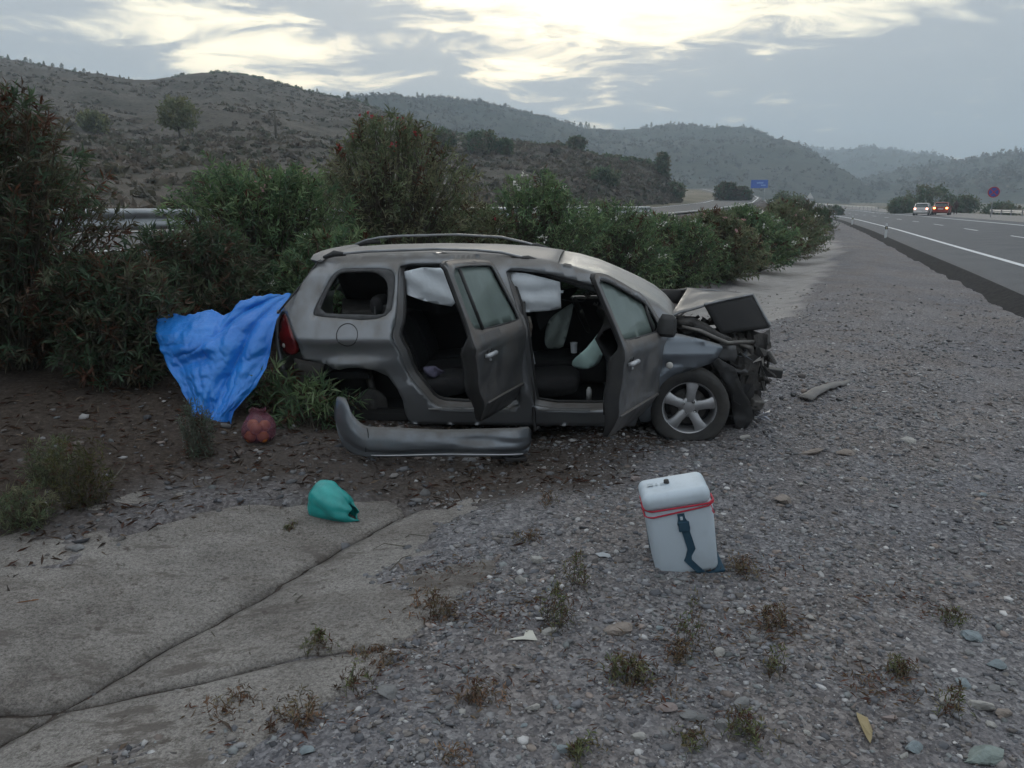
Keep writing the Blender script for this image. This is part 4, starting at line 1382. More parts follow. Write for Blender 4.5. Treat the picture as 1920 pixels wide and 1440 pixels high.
for k in range(7):                                          # shreds of sheet metal and lamp plastic along the torn edge
    c = Vector((r9.uniform(.22, .62), r9.uniform(-.70, -.5), r9.uniform(.40, .80)))
    V = [c + Vector((r9.uniform(-.07, .07), r9.uniform(-.03, .03), r9.uniform(-.06, .06))) for _ in range(5)]
    o = mobj('torn_sheet', V, [(0, 1, 2), (0, 2, 3), (0, 3, 4)], (M_STEEL, M_PAINTF, M_GREYTRIM, M_LAMPW)[k % 4], CAR, False); solidify(o, .003, 0)
for k in range(10):                                         # radiator fins
    G().box((.485 + .012 * math.sin(k), -.42 + .005 * k, .40 + .028 * k), (.012, .22, .008), (0, .2, .12)).build('radiator_fin', M_STEEL, CAR)
# inner arch liner in front of the wheel, torn and hanging to the ground
liner = side_panel('arch_liner', [(.16, .665), (.215, .70), (.27, .66), (.36, .60), (.42, .44), (.50, .30), (.54, .18), (.49, .085), (.40, .07), (.37, .20), (.35, .33), (.30, .47), (.22, .58)], [], M_BLACK, CAR, .10, .04, .02, dent=lambda x, z: .05 * fbm(x * 7, z * 7, 3, 71))
G().box((.545, -.60, .30), (.10, .14, .08), (.3, .2, .4)).build('broken_fog_lamp', M_STEEL, CAR, bevel=.012)
# underside, hidden by the detached bumper and the ground
G().box((-1.4, 0, .19), (3.4, 1.3, .10)).build('underbody', M_DARK, CAR)
# rear wheel well: torn liner, spring strut and bare hub (the wheel is folded in under the car)
well = G()
V = []; F = []
for k in range(17):
    w = R(-10 + 200 * k / 16)
    for dy in (-.80, -.55, -.35):
        V.append((-2.70 + .40 * math.cos(w), dy + .03 * math.sin(k), .30 + .36 * math.sin(w)))
for k in range(16):
    for j in range(2):
        F.append((k * 3 + j, k * 3 + j + 1, (k + 1) * 3 + j + 1, (k + 1) * 3 + j))
o = mobj('wheel_well', V, F, M_DARK, CAR); fix_normals(o.data); solidify(o, .01, 0)
G().box((-2.66, -.36, .47), (.66, .02, .50)).build('wheel_well_wall', M_DARK, CAR)
G().lathe([(0, -.05), (.05, -.05), (.06, -.02), (.13, -.015), (.14, .0), (.13, .015), (.05, .03)], 24, 'Y', (-2.64, -.62, .26)).build('wheel_hub', M_ENG, CAR, True)
G().tube([(-2.62, -.58, .26), (-2.66, -.56, .45), (-2.70, -.54, .64)], [.03, .035, .03], 10).build('shock_absorber', M_ENG, CAR, True)


def wheel(name, x, y, flat, full=True):
    t = empty(name); t.parent = CAR; t.location = (x, y, .31)
    prof = [(.205, -.08), (.225, -.098), (.255, -.108), (.285, -.106), (.305, -.092), (.314, -.06), (.316, 0), (.314, .06), (.305, .092), (.285, .106), (.255, .108), (.225, .098), (.205, .08)]
    g = G().lathe(prof, 56, 'Y')
    tv = np.array(g.V)
    if flat:
        zf = -.243
        low = tv[:, 2] < zf
        sq = np.clip((zf - tv[:, 2]) / .07, 0, 1)
        tv[:, 1] *= 1 + .35 * np.clip((-.10 - tv[:, 2]) / .2, 0, 1)
        tv[:, 0] *= 1 + .05 * np.clip((-.12 - tv[:, 2]) / .2, 0, 1)
        tv[low, 2] = zf - (zf - tv[low, 2]) * .05
    g.V = [tuple(v) for v in tv]
    tyre = g.build('tyre', M_RUBBER, t, True)
    r = G().lathe([(.226, -.082), (.220, -.088), (.208, -.086), (.200, -.07), (.190, -.035), (.186, .06)], 48, 'Y')
    rim = r.build('rim', M_RIM, t, True)
    if full:
        for k in range(5):
            w0 = 2 * math.pi * (k + .16) / 5
            V = []; F = []
            for q, (rad, hw, yy) in enumerate(((.035, .044, -.062), (.075, .038, -.072), (.12, .036, -.078), (.165, .043, -.080), (.205, .054, -.074))):
                for s, dy in ((-1, .012), (-.6, 0), (.6, 0), (1, .012), (1, .035), (-1, .035)):
                    c, s_ = math.cos(w0), math.sin(w0)
                    V.append((rad * c - s * hw * s_, yy + dy, rad * s_ + s * hw * c))
            for q in range(4):
                for j in range(6):
                    F.append((q * 6 + j, q * 6 + (j + 1) % 6, (q + 1) * 6 + (j + 1) % 6, (q + 1) * 6 + j))
            F += [tuple(range(6)), tuple(24 + j for j in range(5, -1, -1))]
            s = mobj('spoke', V, F, M_RIM, t); fix_normals(s.data); autosmooth(s, 40)
        G().lathe([(0, -.068), (.03, -.068), (.045, -.064), (.078, -.066), (.082, -.05), (.08, -.02)], 28, 'Y').build('hub_cap', M_RIM, t, True)
        for k in range(4):
            w0 = 2 * math.pi * (k + .62) / 4
            G().lathe([(0, -.060), (.010, -.062), (.012, -.0675), (.0125, -.055)], 12, 'Y', (.056 * math.cos(w0), -.0035, .056 * math.sin(w0))).build('bolt_hole', M_DARK, t, True)
        G().lathe([(0, -.02), (.14, -.02), (.145, -.01), (.145, .0), (0, .005)], 32, 'Y').build('brake_disc', M_ENG, t, True)
        G().lathe([(.0, .05), (.19, .05)], 24, 'Y').build('wheel_back', M_DARK, t, True)
    return t


wheel('front_wheel', 0, -.76, True)
wheel('front_wheel', 0, .74, True, False)
wheel('rear_wheel', -2.70, .74, False, False)
# ------------------------------------------------------------------ things lying about
def spot(px, py, z0=-.15):
    """where a sighting meets the ground"""
    r = ray(px, py)
    z = z0
    for _ in range(12):
        k = (z - 1.6) / r[2]
        z = .5 * z + .5 * zat(r[0] * k, r[1] * k)
    k = (z - 1.6) / r[2]
    return Vector((r[0] * k, r[1] * k, zat(r[0] * k, r[1] * k)))


# ---- detached rear bumper, lying on its back in front of the rear arch
bx = np.array([-1.30, -1.285, -1.24, -1.19, -1.15, -1.10, -1.05, -1.0, -.9, -.8, -.65, -.5, -.35, -.2, -.05, .06, .115, .14])
top = np.array([.18, .235, .248, .245, .145, .098, .070, .062, .058, .056, .046, .038, .038, .040, .046, .046, .035, .0])
bot = np.array([.02, -.06, -.145, -.165, -.17, -.172, -.174, -.174, -.174, -.174, -.172, -.172, -.172, -.172, -.172, -.17, -.165, -.12])
V = []; F = []
xs = np.linspace(bx[0], bx[-1], 60)
NS = 12
for x in xs:
    t = np.interp(x, bx, top); b = np.interp(x, bx, bot)
    endl = max(0, (-1.02 - x) / .28); endr = max(0, (x - .02) / .12)
    for k in range(NS + 1):
        s = k / NS                                   # 0 top edge, 1 bottom edge
        z = t + (b - t) * s
        bulge = .085 * math.sin(math.pi * min(1, s * .92 + .05)) ** .7 - .035 * math.exp(-((s - .80) / .05) ** 2) + .02 * math.exp(-((s - .9) / .05) ** 2)
        dent = .030 * float(fbm(x * 2.2, s * 2 + 3, 3, 14)) + .035 * math.exp(-(((x + .22) / .16) ** 2 + ((s - .35) / .22) ** 2))
        y = 5.50 - bulge + dent + .20 * endl ** 1.6 + .10 * endr ** 1.5 + .06 * (x + .6) * .3
        V.append((x, y, z))
n = NS + 1
for i in range(len(xs) - 1):
    for k in range(NS):
        F.append((i * n + k, i * n + k + 1, (i + 1) * n + k + 1, (i + 1) * n + k))
bump = mobj('car_bumper', V, F, M_BUMPER)
fix_normals(bump.data)
if sum(p.normal.y * p.area for p in bump.data.polygons) > 0:
    bump.data.flip_normals()
solidify(bump, .006, -1); bump.data.materials.append(M_BLACK)
tag(bump, 'torn off silver bumper lying on the ground against the crashed car', 'bumper')
pts = [(x, 5.50 - .098 + .06 * (x + .6) * .3 + .03 * float(fbm(x * 2.2, 4.6, 3, 14)), np.interp(x, bx, bot) + .042) for x in np.linspace(-1.0, .08, 16)]
G().tube(pts, .0045, 6).build('bumper_trim', M_SILVER, bump, True)
gp = [(-1.03 + .012 * math.sin(k), 5.50 - .085 + .02 * (k == 0), .06 - .035 * k) for k in range(6)]
G().tube(gp, .003, 5).build('panel_gap', M_DARK, bump, True)
for (x, y, w) in ((.02, 5.50, .16), (-.10, 5.55, .12)):
    o = G().box((x, y, -.185), (w, .10, .025), (0, .05, .2)).build('broken_plastic_shard', M_BLACK, None, bevel=.006)
    tag(o, 'black plastic shard half under the right end of the torn off bumper' if w > .13 else 'smaller black plastic shard tucked behind the torn off bumper', 'debris')

# ---- cooler box
M_COOL = mat('cooler_white', (.48, .55, .61), (.36, .41, .45), .55, scale=5, detail=9, lo=.5, hi=.78)
M_NAVY = mat('navy_webbing', (.014, .05, .085), (.022, .065, .10), .8, scale=30)
M_ZIP = mat('red_zip', (.50, .02, .05), (.36, .015, .035), .6, scale=20)
CL = empty('cooler_box', (.865, 3.68, -.155))
CL.rotation_euler = (R(3), R(-10), R(-3))
tag(CL, 'white cooler box with red zip and navy strap standing askew on the gravel', 'cooler box')


def rounded_box(name, sx, sy, sz, z0, r, m, parent, seg=5, taper=1.0):
    bm = bmesh.new()
    bmesh.ops.create_cube(bm, size=1)
    for v in bm.verts:
        k = taper if v.co.z < 0 else 1.0
        v.co = Vector((v.co.x * sx * k, v.co.y * sy * k, (v.co.z + .5) * sz + z0))
    bmesh.ops.bevel(bm, geom=bm.edges[:], offset=r, segments=seg, profile=.5, affect='EDGES')
    me = bpy.data.meshes.new(name); bm.to_mesh(me); bm.free()
    me.polygons.foreach_set('use_smooth', [True] * len(me.polygons))
    me.materials.append(m)
    return link(bpy.data.objects.new(name, me), parent)


rounded_box('body', .325, .235, .385, 0, .038, M_COOL, CL, taper=.93)
lid = rounded_box('lid', .322, .234, .085, .365, .036, M_COOL, CL)
lid.rotation_euler = (R(1), R(-1.2), 0)


def zip_line(z0, tilt, r, name):
    pts = []
    for k in range(41):
        w = k / 40
        # round-cornered rectangle path
        P = [(.165, -.02), (.165, -.085), (.135, -.121), (-.135, -.121), (-.166, -.085), (-.166, .08), (-.135, .121), (.10, .121)]
        f = w * (len(P) - 1); i = min(int(f), len(P) - 2); t = f - i
        x = P[i][0] * (1 - t) + P[i + 1][0] * t; y = P[i][1] * (1 - t) + P[i + 1][1] * t
        pts.append((x, y, z0 + tilt * (x - .165)))
    G().tube(pts, r, 6).build(name, M_ZIP, CL, True)


zip_line(.372, .012, .0048, 'zip')
zip_line(.362, .085, .0042, 'zip')
G().tube([(.145, -.124, .366), (.150, -.130, .345), (.156, -.131, .325), (.152, -.131, .322), (.146, -.130, .34)], .0022, 5).build('zip_pull', M_ZIP, CL, True)
st = [(a_, b_, c_ * 1.55) for a_, b_, c_ in [(.0, .338, .011), (.002, .315, .011), (.005, .285, .017), (.012, .262, .016), (.012, .25, .0125), (.026, .17, .0125), (.030, .145, .0125), (.012, .108, .009), (.006, .088, .012), (.03, .055, .0125), (.062, .012, .0125)]]
V = []; F = []
for (x, z, w) in st:
    k = 1 - .07 * max(0, 1 - z / .385)
    y = -.1175 * k - .006
    V += [(x - w, y, z), (x + w, y, z), (x - w, y + .004, z), (x + w, y + .004, z)]
for i in range(len(st) - 1):
    a = i * 4; b = a + 4
    F += [(a, a + 1, b + 1, b), (a + 2, b + 2, b + 3, a + 3), (a, b, b + 2, a + 2), (a + 1, a + 3, b + 3, b + 1)]
o = mobj('strap', V, F, M_NAVY, CL, False); fix_normals(o.data)
G().box((.008, -.124, .272), (.052, .014, .05)).build('buckle', M_NAVY, CL, bevel=.004)
G().box((.001, -.122, .315), (.012, .008, .018)).build('buckle_slot', M_COOL, CL, bevel=.002)
rounded_box('back_panel', .34, .05, .25, -.005, .022, M_NAVY, CL).location = (.014, .115, 0)
G().box((.06, .0, -.004), (.24, .20, .016)).build('base', M_NAVY, CL, bevel=.006)
G().lathe([(0, .016), (.012, .015), (.014, .0), (.014, -.004)], 14, 'Z', (-.035, .005, .452)).build('lid_knob', M_BLACK, CL, True)
M_GLAB = mat('grey_print', (.30, .36, .40), (.40, .46, .50), .6, scale=40)
for (x, w) in ((-.115, .028), (-.085, .010), (-.05, .034)):
    G().box((x, .0, .4515 + .03 * (x + .05) * -1), (w, .022, .0012)).build('printed_mark', M_GLAB, CL)

# ---- blue tarpaulin hung over the back of the car
M_TARP = mat('blue_tarpaulin', (.018, .21, .66), (.013, .16, .57), .4, scale=3, detail=6, bump=.4, bscale=22, spec=.6)
tv = [0, .10, .22, .32, .43, .55, .67, .78, .89, 1.0]
Lx = [(-2.98, 6.64, .695), (-2.966, 6.58, .614), (-2.911, 6.46, .508), (-2.871, 6.38, .424), (-2.795, 6.3, .325), (-2.694, 6.22, .223), (-2.61, 6.15, .122), (-2.536, 6.08, .026), (-2.485, 6.03, -.065), (-2.445, 6.0, -.118)]
Rx = [(-1.885, 6.78, .858), (-1.91, 6.68, .78), (-1.935, 6.5, .679), (-1.945, 6.4, .562), (-1.955, 6.33, .442), (-1.98, 6.25, .318), (-2.04, 6.16, .198), (-2.125, 6.08, .095), (-2.18, 6.03, .021), (-2.20, 6.0, -.118)]
NU, NV = 110, 110
V = []; F = []
Lx = np.array(Lx); Rx = np.array(Rx)
for j in range(NV + 1):
    v = j / NV
    Lp = np.array([np.interp(v, tv, Lx[:, k]) for k in range(3)]); Rp = np.array([np.interp(v, tv, Rx[:, k]) for k in range(3)])
    for i in range(NU + 1):
        u = i / NU
        p = Lp * (1 - u) + Rp * u
        # swag along the top edge: dips between its two supports
        topk = max(0, 1 - v / .35)
        p = p + np.array([0, 0, topk * (-.085 * math.exp(-((u - .52) / .07) ** 2) + .035 * math.exp(-((u - .78) / .16) ** 2) - .03 * math.exp(-((u - .25) / .2) ** 2))])
        # folds radiating from the corner caught on the car (u=1, v=0)
        du, dv = 1.02 - u, v + .03
        ang = math.atan2(dv, du); rad = math.hypot(du, dv)
        env = min(1, 4 * u * (1 - u) + .25) * min(1, rad * 3)
        ph_ = ang * 13 + 3.2 * float(fbm(u * 2.5, v * 2.5, 2, 3))
        f = .062 * (1 - 2 * abs(math.sin(ph_ * .5)) ** .7) * env * (1 - .4 * rad)
        f += .055 * math.exp(-((v - (.46 - .16 * u)) / .05) ** 2) * (u < .62) * math.sin(math.pi * u / .62)
        f -= .060 * math.exp(-((v - (.36 - .16 * u)) / .07) ** 2) * (u < .66) * math.sin(math.pi * u / .66)
        f += .06 * float(fbm(u * 3.2 + 5, v * 3.2, 3, 8)) - .05 * max(0, 1 - abs(v - .16) / .10) * (u < .5) + .045 * (.22 - abs(float(fbm(u * 5 + v * 2, v * 5 - u, 3, 9)))) + .03 * (.22 - abs(float(fbm(u * 11, v * 10, 3, 29))))
        f -= .10 * math.sin(math.pi * u) * math.sin(math.pi * min(1, v * 1.1)) * .6
        rag = .02 * float(fbm(i * .35, v * 8, 2, 11)) if j in (0, NV) else 0
        V.append((p[0], p[1] + f, p[2] + rag + .012 * float(fbm(u * 9, v * 9, 2, 19))))
n = NU + 1
for j in range(NV):
    for i in range(NU):
        F.append((j * n + i, j * n + i + 1, (j + 1) * n + i + 1, (j + 1) * n + i))
tarp = mobj('tarpaulin', V, F, M_TARP); fix_normals(tarp.data); solidify(tarp, .004, 0)
tag(tarp, 'crumpled blue tarpaulin hanging over the open back of the car', 'tarpaulin')

# ---- knotted plastic bag in the ditch
M_TEAL = mat('teal_plastic', (.025, .33, .31), (.015, .22, .21), .3, scale=6, detail=4, bump=.3, bscale=12, trans=.0)
pc = spot(622, 985)
V = []; F = []
NA, NL = 48, 22
for i in range(NL + 1):
    s = i / NL
    r = float(np.interp(s, [0, .04, .12, .3, .5, .72, .88, 1.0], [.03, .09, .118, .128, .122, .106, .086, .040]))
    for k in range(NA):
        w = 2 * math.pi * k / NA
        rr = r * (1 + .10 * float(fbm(math.cos(w) * 1.6 + 4, math.sin(w) * 1.6 + s * 3, 3, 5)) * 2 + .05 * math.sin(w * 9 + s * 3) * s + .05 * math.sin(w * 5 + 1) * (1 - s))
        x = -.155 + .30 * s + (.02 * math.sin(3 * w + 1) if i == NL else 0) - .03 * math.sin(w) * s
        y = rr * math.cos(w) * .85
        z = max(rr * math.sin(w) + .098 + .02 * (1 - s), .004)
        V.append((x, y, z))
for i in range(NL):
    for k in range(NA):
        F.append((i * NA + k, i * NA + (k + 1) % NA, (i + 1) * NA + (k + 1) % NA, (i + 1) * NA + k))
F.append(tuple(range(NA - 1, -1, -1)))
bag = mobj('plastic_bag', V, F, M_TEAL); fix_normals(bag.data); solidify(bag, .003, -1)
bag.location = (pc.x - .015, pc.y + .09, pc.z - .005); bag.rotation_euler = (0, R(9), R(-22))
tag(bag, 'rounded teal plastic bag lying open on its side in the ditch', 'bag')

# ---- net bag of fruit beside the tarpaulin
pn = spot(487, 826)
NB = empty('net_bag', pn)
tag(NB, 'red net bag of oranges on the ground between the tarpaulin and the bumper', 'net bag')
M_NET = mat('red_net', (.22, .07, .10), (.13, .05, .08), .5, scale=60, alpha=.6)
V = []; F = []
for i in range(15):
    s = i / 14
    for k in range(26):
        w = 2 * math.pi * k / 26
        r = float(np.interp(s, [0, .15, .45, .7, .88, 1], [.085, .118, .122, .098, .055, .062])) * (1 + .05 * math.sin(w * 5 + s * 3) * s + .12 * float(fbm(math.cos(w) * 2, math.sin(w) * 2 + s * 2, 2, 7)))
        V.append((r * math.cos(w), r * math.sin(w), .005 + .235 * s + .012 * math.sin(w * 3) * s))
for i in range(14):
    for k in range(26):
        F.append((i * 26 + k, i * 26 + (k + 1) % 26, (i + 1) * 26 + (k + 1) % 26, (i + 1) * 26 + k))
o = mobj('net', V, F, M_NET, NB); fix_normals(o.data)
M_ORANGE = mat('orange_peel', (.62, .20, .025), (.5, .14, .02), .5, scale=12, bump=.2, bscale=90)
me = None
for k, (x, y, z) in enumerate(((-.05, -.05, .046), (.045, -.055, .046), (0, .045, .046), (-.05, .025, .115), (.045, .0, .115), (-.005, -.06, .110))):
    if me is None:
        o = G().lathe([(.002, -.043), (.024, -.037), (.039, -.018), (.044, 0), (.039, .018), (.024, .037), (.002, .041)], 18, 'Z').build('orange', M_ORANGE, None, True); me = o
    else:
        o = me.copy(); COL.objects.link(o)
    o.location = (pn.x + x, pn.y + y, pn.z + z)
    tag(o, 'round orange inside the red net bag', 'fruit', group='oranges in the net bag')

# ---- flat grey trim panel torn from the car, on the gravel by the nose
a, b = spot(1508, 753), spot(1592, 716)
dirv = (b - a); L = dirv.length; dirv.normalize(); perp = Vector((-dirv.y, dirv.x, 0))
V = []; F = []
for i in range(13):
    s = i / 12
    w = float(np.interp(s, [0, .1, .5, .85, 1], [.085, .075, .07, .055, .01])) + .006 * math.sin(i * 2.3)
    for k in (-1, -.5, .5, 1):
        p = a + dirv * (L * s) + perp * (w * k * .8)
        V.append((p.x, p.y, zat(p.x, p.y) + .035 + .015 * math.sin(s * 5) + (.0 if abs(k) < 1 else -.012)))
for i in range(12):
    for k in range(3):
        F.append((i * 4 + k, i * 4 + k + 1, i * 4 + k + 5, i * 4 + k + 4))
o = mobj('trim_strip', V, F, mat('grey_trim', (.16, .152, .145), (.11, .105, .10), .7, scale=8)); fix_normals(o.data); solidify(o, .012, 0)
tag(o, 'flat grey trim strip torn off the car, lying on the gravel ahead of it', 'debris')
# crumpled pale plastic under the nose
p = spot(1432, 790)
g = G(); r = random.Random(3)
for k in range(5):
    q = [(p.x + r.uniform(-.07, .07), p.y + r.uniform(-.05, .05), p.z + r.uniform(0, .09)) for _ in range(4)]
    g.add(q, [(0, 1, 2), (0, 2, 3)])
o = g.build('crumpled_wrapper', mat('pale_plastic', (.5, .52, .58), (.2, .2, .26), .4, scale=9)); solidify(o, .003, 0)
tag(o, 'crumpled pale plastic wrapper under the smashed nose of the car', 'litter')
for (px, py, s, lab, nm) in ((1487, 743, .035, 'small black plastic cap on the gravel left of the grey trim strip', 'black_debris'), (1573, 752, .04, 'small black plastic shard just below the grey trim strip', 'black_debris')):
    p = spot(px, py)
    o = G().box((0, 0, s * .3), (s * 1.3, s, s * .6), (.3, .2, .5)).build(nm, M_BLACK, None, bevel=s * .15)
    o.location = p; tag(o, lab, 'debris')
# torn white paper and a foil scrap on the gravel
def scrap(name, px, py, pts, s, col, lab, lift=.012):
    p = spot(px, py)
    V = [(x * s, y * s, lift + .25 * s * float(fbm(x * 2, y * 2, 2, 3))) for x, y in pts]
    o = mobj(name, V, [tuple(range(len(pts)))], mat(name, col, tuple(c * .8 for c in col), .8), None, False); solidify(o, .002, 0)
    o.location = p; tag(o, lab, 'litter')


scrap('paper_scrap', 978, 1198, [(-1, -.2), (-.3, 0), (.15, .1), (.3, .75), (.75, .7), (1.05, -.35), (.2, -.4)], .062, (.55, .54, .48), 'torn cream paper scrap on the gravel left of centre foreground')
scrap('foil_scrap', 1130, 1045, [(-.8, .5), (.1, .7), (.8, .1), (.9, -.7), (.2, -.4), (-.4, -.2)], .045, (.36, .38, .40), 'small pale foil scrap on the gravel left of the cooler box')
scrap('dry_leaf', 1622, 1372, [(-.25, -1), (-.05, -.7), (.2, -.2), (.3, .5), (.05, 1), (-.1, .6), (-.15, 0), (-.2, -.5)], .085, (.30, .24, .13), 'long curled tan leaf on the gravel in the right foreground', .02)
scrap('dry_leaf', 20, 1140, [(-1, -.2), (-.4, .1), (.3, .35), (1, .4), (.4, .05), (-.2, -.25)], .11, (.23, .10, .045), 'rust brown dead leaf on the concrete at the left edge', .02)
scrap('dry_leaf', 40, 1152, [(-1, -.3), (-.2, .2), (.9, .3), (.2, -.2)], .06, (.26, .17, .10), 'small tan dead leaf below the rust brown one on the concrete', .012)
# ------------------------------------------------------------------ oleander hedge and other plants
def leaf_quads(P, D, L, W, N=None, rng=None, fold=.25):
    """P base points, D unit directions, L lengths, W widths -> verts (n*4), tris (n*2)"""
    n = len(P)
    up = rng.normal(size=(n, 3)); up[:, 2] += 1.2
    S = np.cross(D, up); S /= np.linalg.norm(S, axis=1, keepdims=True) + 1e-9
    Nn = np.cross(S, D)
    mid = P + D * (L * .45)[:, None]
    tip = P + D * L[:, None] - Nn * (L * .12)[:, None]
    a = mid + S * (W * .5)[:, None] + Nn * (W * fold)[:, None]
    b = mid - S * (W * .5)[:, None] + Nn * (W * fold)[:, None]
    V = np.stack([P, a, tip, b], 1).reshape(-1, 3)
    i = np.arange(n)[:, None] * 4
    F = np.concatenate([i + np.array([[0, 1, 2]]), i + np.array([[0, 2, 3]])], 1).reshape(-1, 3)
    return V, F


PAL_GREEN = 2.0 * np.array([(.060, .098, .048), (.080, .118, .055), (.045, .078, .042), (.10, .13, .068)])
PAL_OLIVE = 1.9 * np.array([(.075, .092, .050), (.092, .102, .058), (.060, .078, .042), (.10, .098, .060)])
PAL_DARK = 1.75 * np.array([(.036, .058, .034), (.048, .072, .040), (.058, .066, .040), (.07, .064, .044)])
BROWN = np.array([(.12, .052, .030), (.09, .058, .036), (.14, .085, .055)])


def shrub_mesh(seed, h, rx, ry, ntwig, nleaf, leafL, leafW, pal, dead=.1, flowers=None, spread=.55, base=.12, thick=.010, droop=.15, reach=9.0, fsize=1.0):
    rng = rng_np(seed)
    # tips fill an uneven dome
    th = rng.uniform(0, 2 * math.pi, ntwig)
    zf = rng.uniform(base, 1, ntwig) ** .8
    prof = np.sqrt(np.clip(1 - ((zf - .42) / .60) ** 2, .04, 1))
    lump = 1 + .30 * fbm(np.cos(th) * 1.7 + seed, np.sin(th) * 1.7 + zf * 2.6, 3, seed)
    rr = rng.uniform(.0, 1, ntwig) ** .42 * prof * lump
    toplump = 1 + .18 * fbm(np.cos(th) * rr * 2.2 + seed * .3, np.sin(th) * rr * 2.2, 3, seed + 4)
    T = np.stack([rx * rr * np.cos(th), ry * rr * np.sin(th), h * zf * toplump], 1)
    B = np.stack([.10 * rx * np.cos(th) + rng.normal(size=ntwig) * .05, .10 * ry * np.sin(th) + rng.normal(size=ntwig) * .05, np.zeros(ntwig) - .05], 1)
    C = B * .4 + T * np.array([.35, .35, .72]) + rng.normal(size=(ntwig, 3)) * .06
    bez = lambda t: B * (1 - t) ** 2 + C * 2 * t * (1 - t) + T * t * t
    # twigs
    ks = [0, .3, .6, .85, 1]
    BV = []; BF = []
    pts = [bez(t) for t in ks]
    rad = [thick, thick * .8, thick * .6, thick * .4, thick * .2]
    for i in range(5):
        for k in range(3):
            w = 2 * math.pi * k / 3
            BV.append(pts[i] + np.array([math.cos(w), math.sin(w), 0]) * rad[i])
    BV = np.stack(BV, 1).reshape(-1, 3)
    o = np.arange(ntwig)[:, None] * 15
    for i in range(4):
        for k in range(3):
            a, b = i * 3 + k, i * 3 + (k + 1) % 3
            BF.append(o + np.array([[a, b, b + 3, a + 3]]))
    BF = np.concatenate(BF, 0)
    # leaves along the outer part of each twig
    leng = np.linalg.norm(T - B, axis=1)[:, None]
    t = 1 - rng.uniform(0, 1, (ntwig, nleaf)) ** 1.2 * np.minimum(spread, reach / leng)
    tt = t[..., None]
    P = B[:, None] * (1 - tt) ** 2 + C[:, None] * 2 * tt * (1 - tt) + T[:, None] * tt * tt
    tan = 2 * (1 - tt) * (C - B)[:, None] + 2 * tt * (T - C)[:, None]
    tan /= np.linalg.norm(tan, axis=2, keepdims=True) + 1e-9
    rd = rng.normal(size=P.shape); rd /= np.linalg.norm(rd, axis=2, keepdims=True)
    D = tan * .75 + rd * .85 - np.array([0, 0, droop]); D /= np.linalg.norm(D, axis=2, keepdims=True)
    nL = ntwig * nleaf
    Ls = leafL * rng.uniform(.65, 1.25, nL); Ws = leafW * rng.uniform(.7, 1.3, nL)
    V, F = leaf_quads(P.reshape(-1, 3), D.reshape(-1, 3), Ls, Ws, rng=rng)
    ci = pal[rng.integers(0, len(pal), ntwig)] * rng.uniform(.75, 1.3, (ntwig, 1))
    isd = rng.random(ntwig) < dead
    ci[isd] = BROWN[rng.integers(0, 3, isd.sum())] * rng.uniform(.6, 1.1, (isd.sum(), 1))
    cl = np.repeat(ci, nleaf, 0) * rng.uniform(.8, 1.25, (nL, 1))
    od = rng.random(nL) < dead * .5
    cl[od] = BROWN[rng.integers(0, 3, od.sum())] * .9
    cols = np.repeat(cl, 4, 0)
    fl = None
    if flowers:
        col, nf, zmin = flowers
        cand = np.where((zf > zmin) & (rr > .35 * prof))[0]
        pick = rng.choice(cand, min(nf, len(cand)), replace=False)
        FP = np.repeat(T[pick], 7, 0) + rng.normal(size=(len(pick) * 7, 3)) * .022
        FD = rng.normal(size=FP.shape); FD[:, 2] += .5; FD /= np.linalg.norm(FD, axis=1, keepdims=True)
        FV, FF = leaf_quads(FP, FD, rng.uniform(.022, .036, len(FP)) * fsize, rng.uniform(.016, .026, len(FP)) * fsize, rng=rng)
        fl = (FV, FF, np.repeat(np.array([col]) * rng.uniform(.75, 1.1, (len(FP), 1)), 4, 0))
    return (V, F, cols), (BV, BF), fl


M_TWIG = mat('twig_bark', (.10, .088, .068), (.055, .05, .036), .9, scale=9)


def shrub(name, label, cat, group, x, y, rot=0, z=None, kind_leaf='foliage', parts=('branches', 'foliage', 'flowers'), **kw):
    (V, F, c), (BV, BF), fl = shrub_mesh(**kw)
    r = empty(name, (x, y, zat(x, y) if z is None else z), (0, 0, rot))
    tag(r, label, cat, group)
    np_obj(parts[0], BV, BF, M_TWIG, r, True)['kind'] = 'stuff'
    np_obj(parts[1], V, F, M_LEAF, r, False, c)['kind'] = 'stuff'
    if fl:
        np_obj(parts[2], fl[0], fl[1], M_LEAF, r, False, fl[2])['kind'] = 'stuff'
    return r


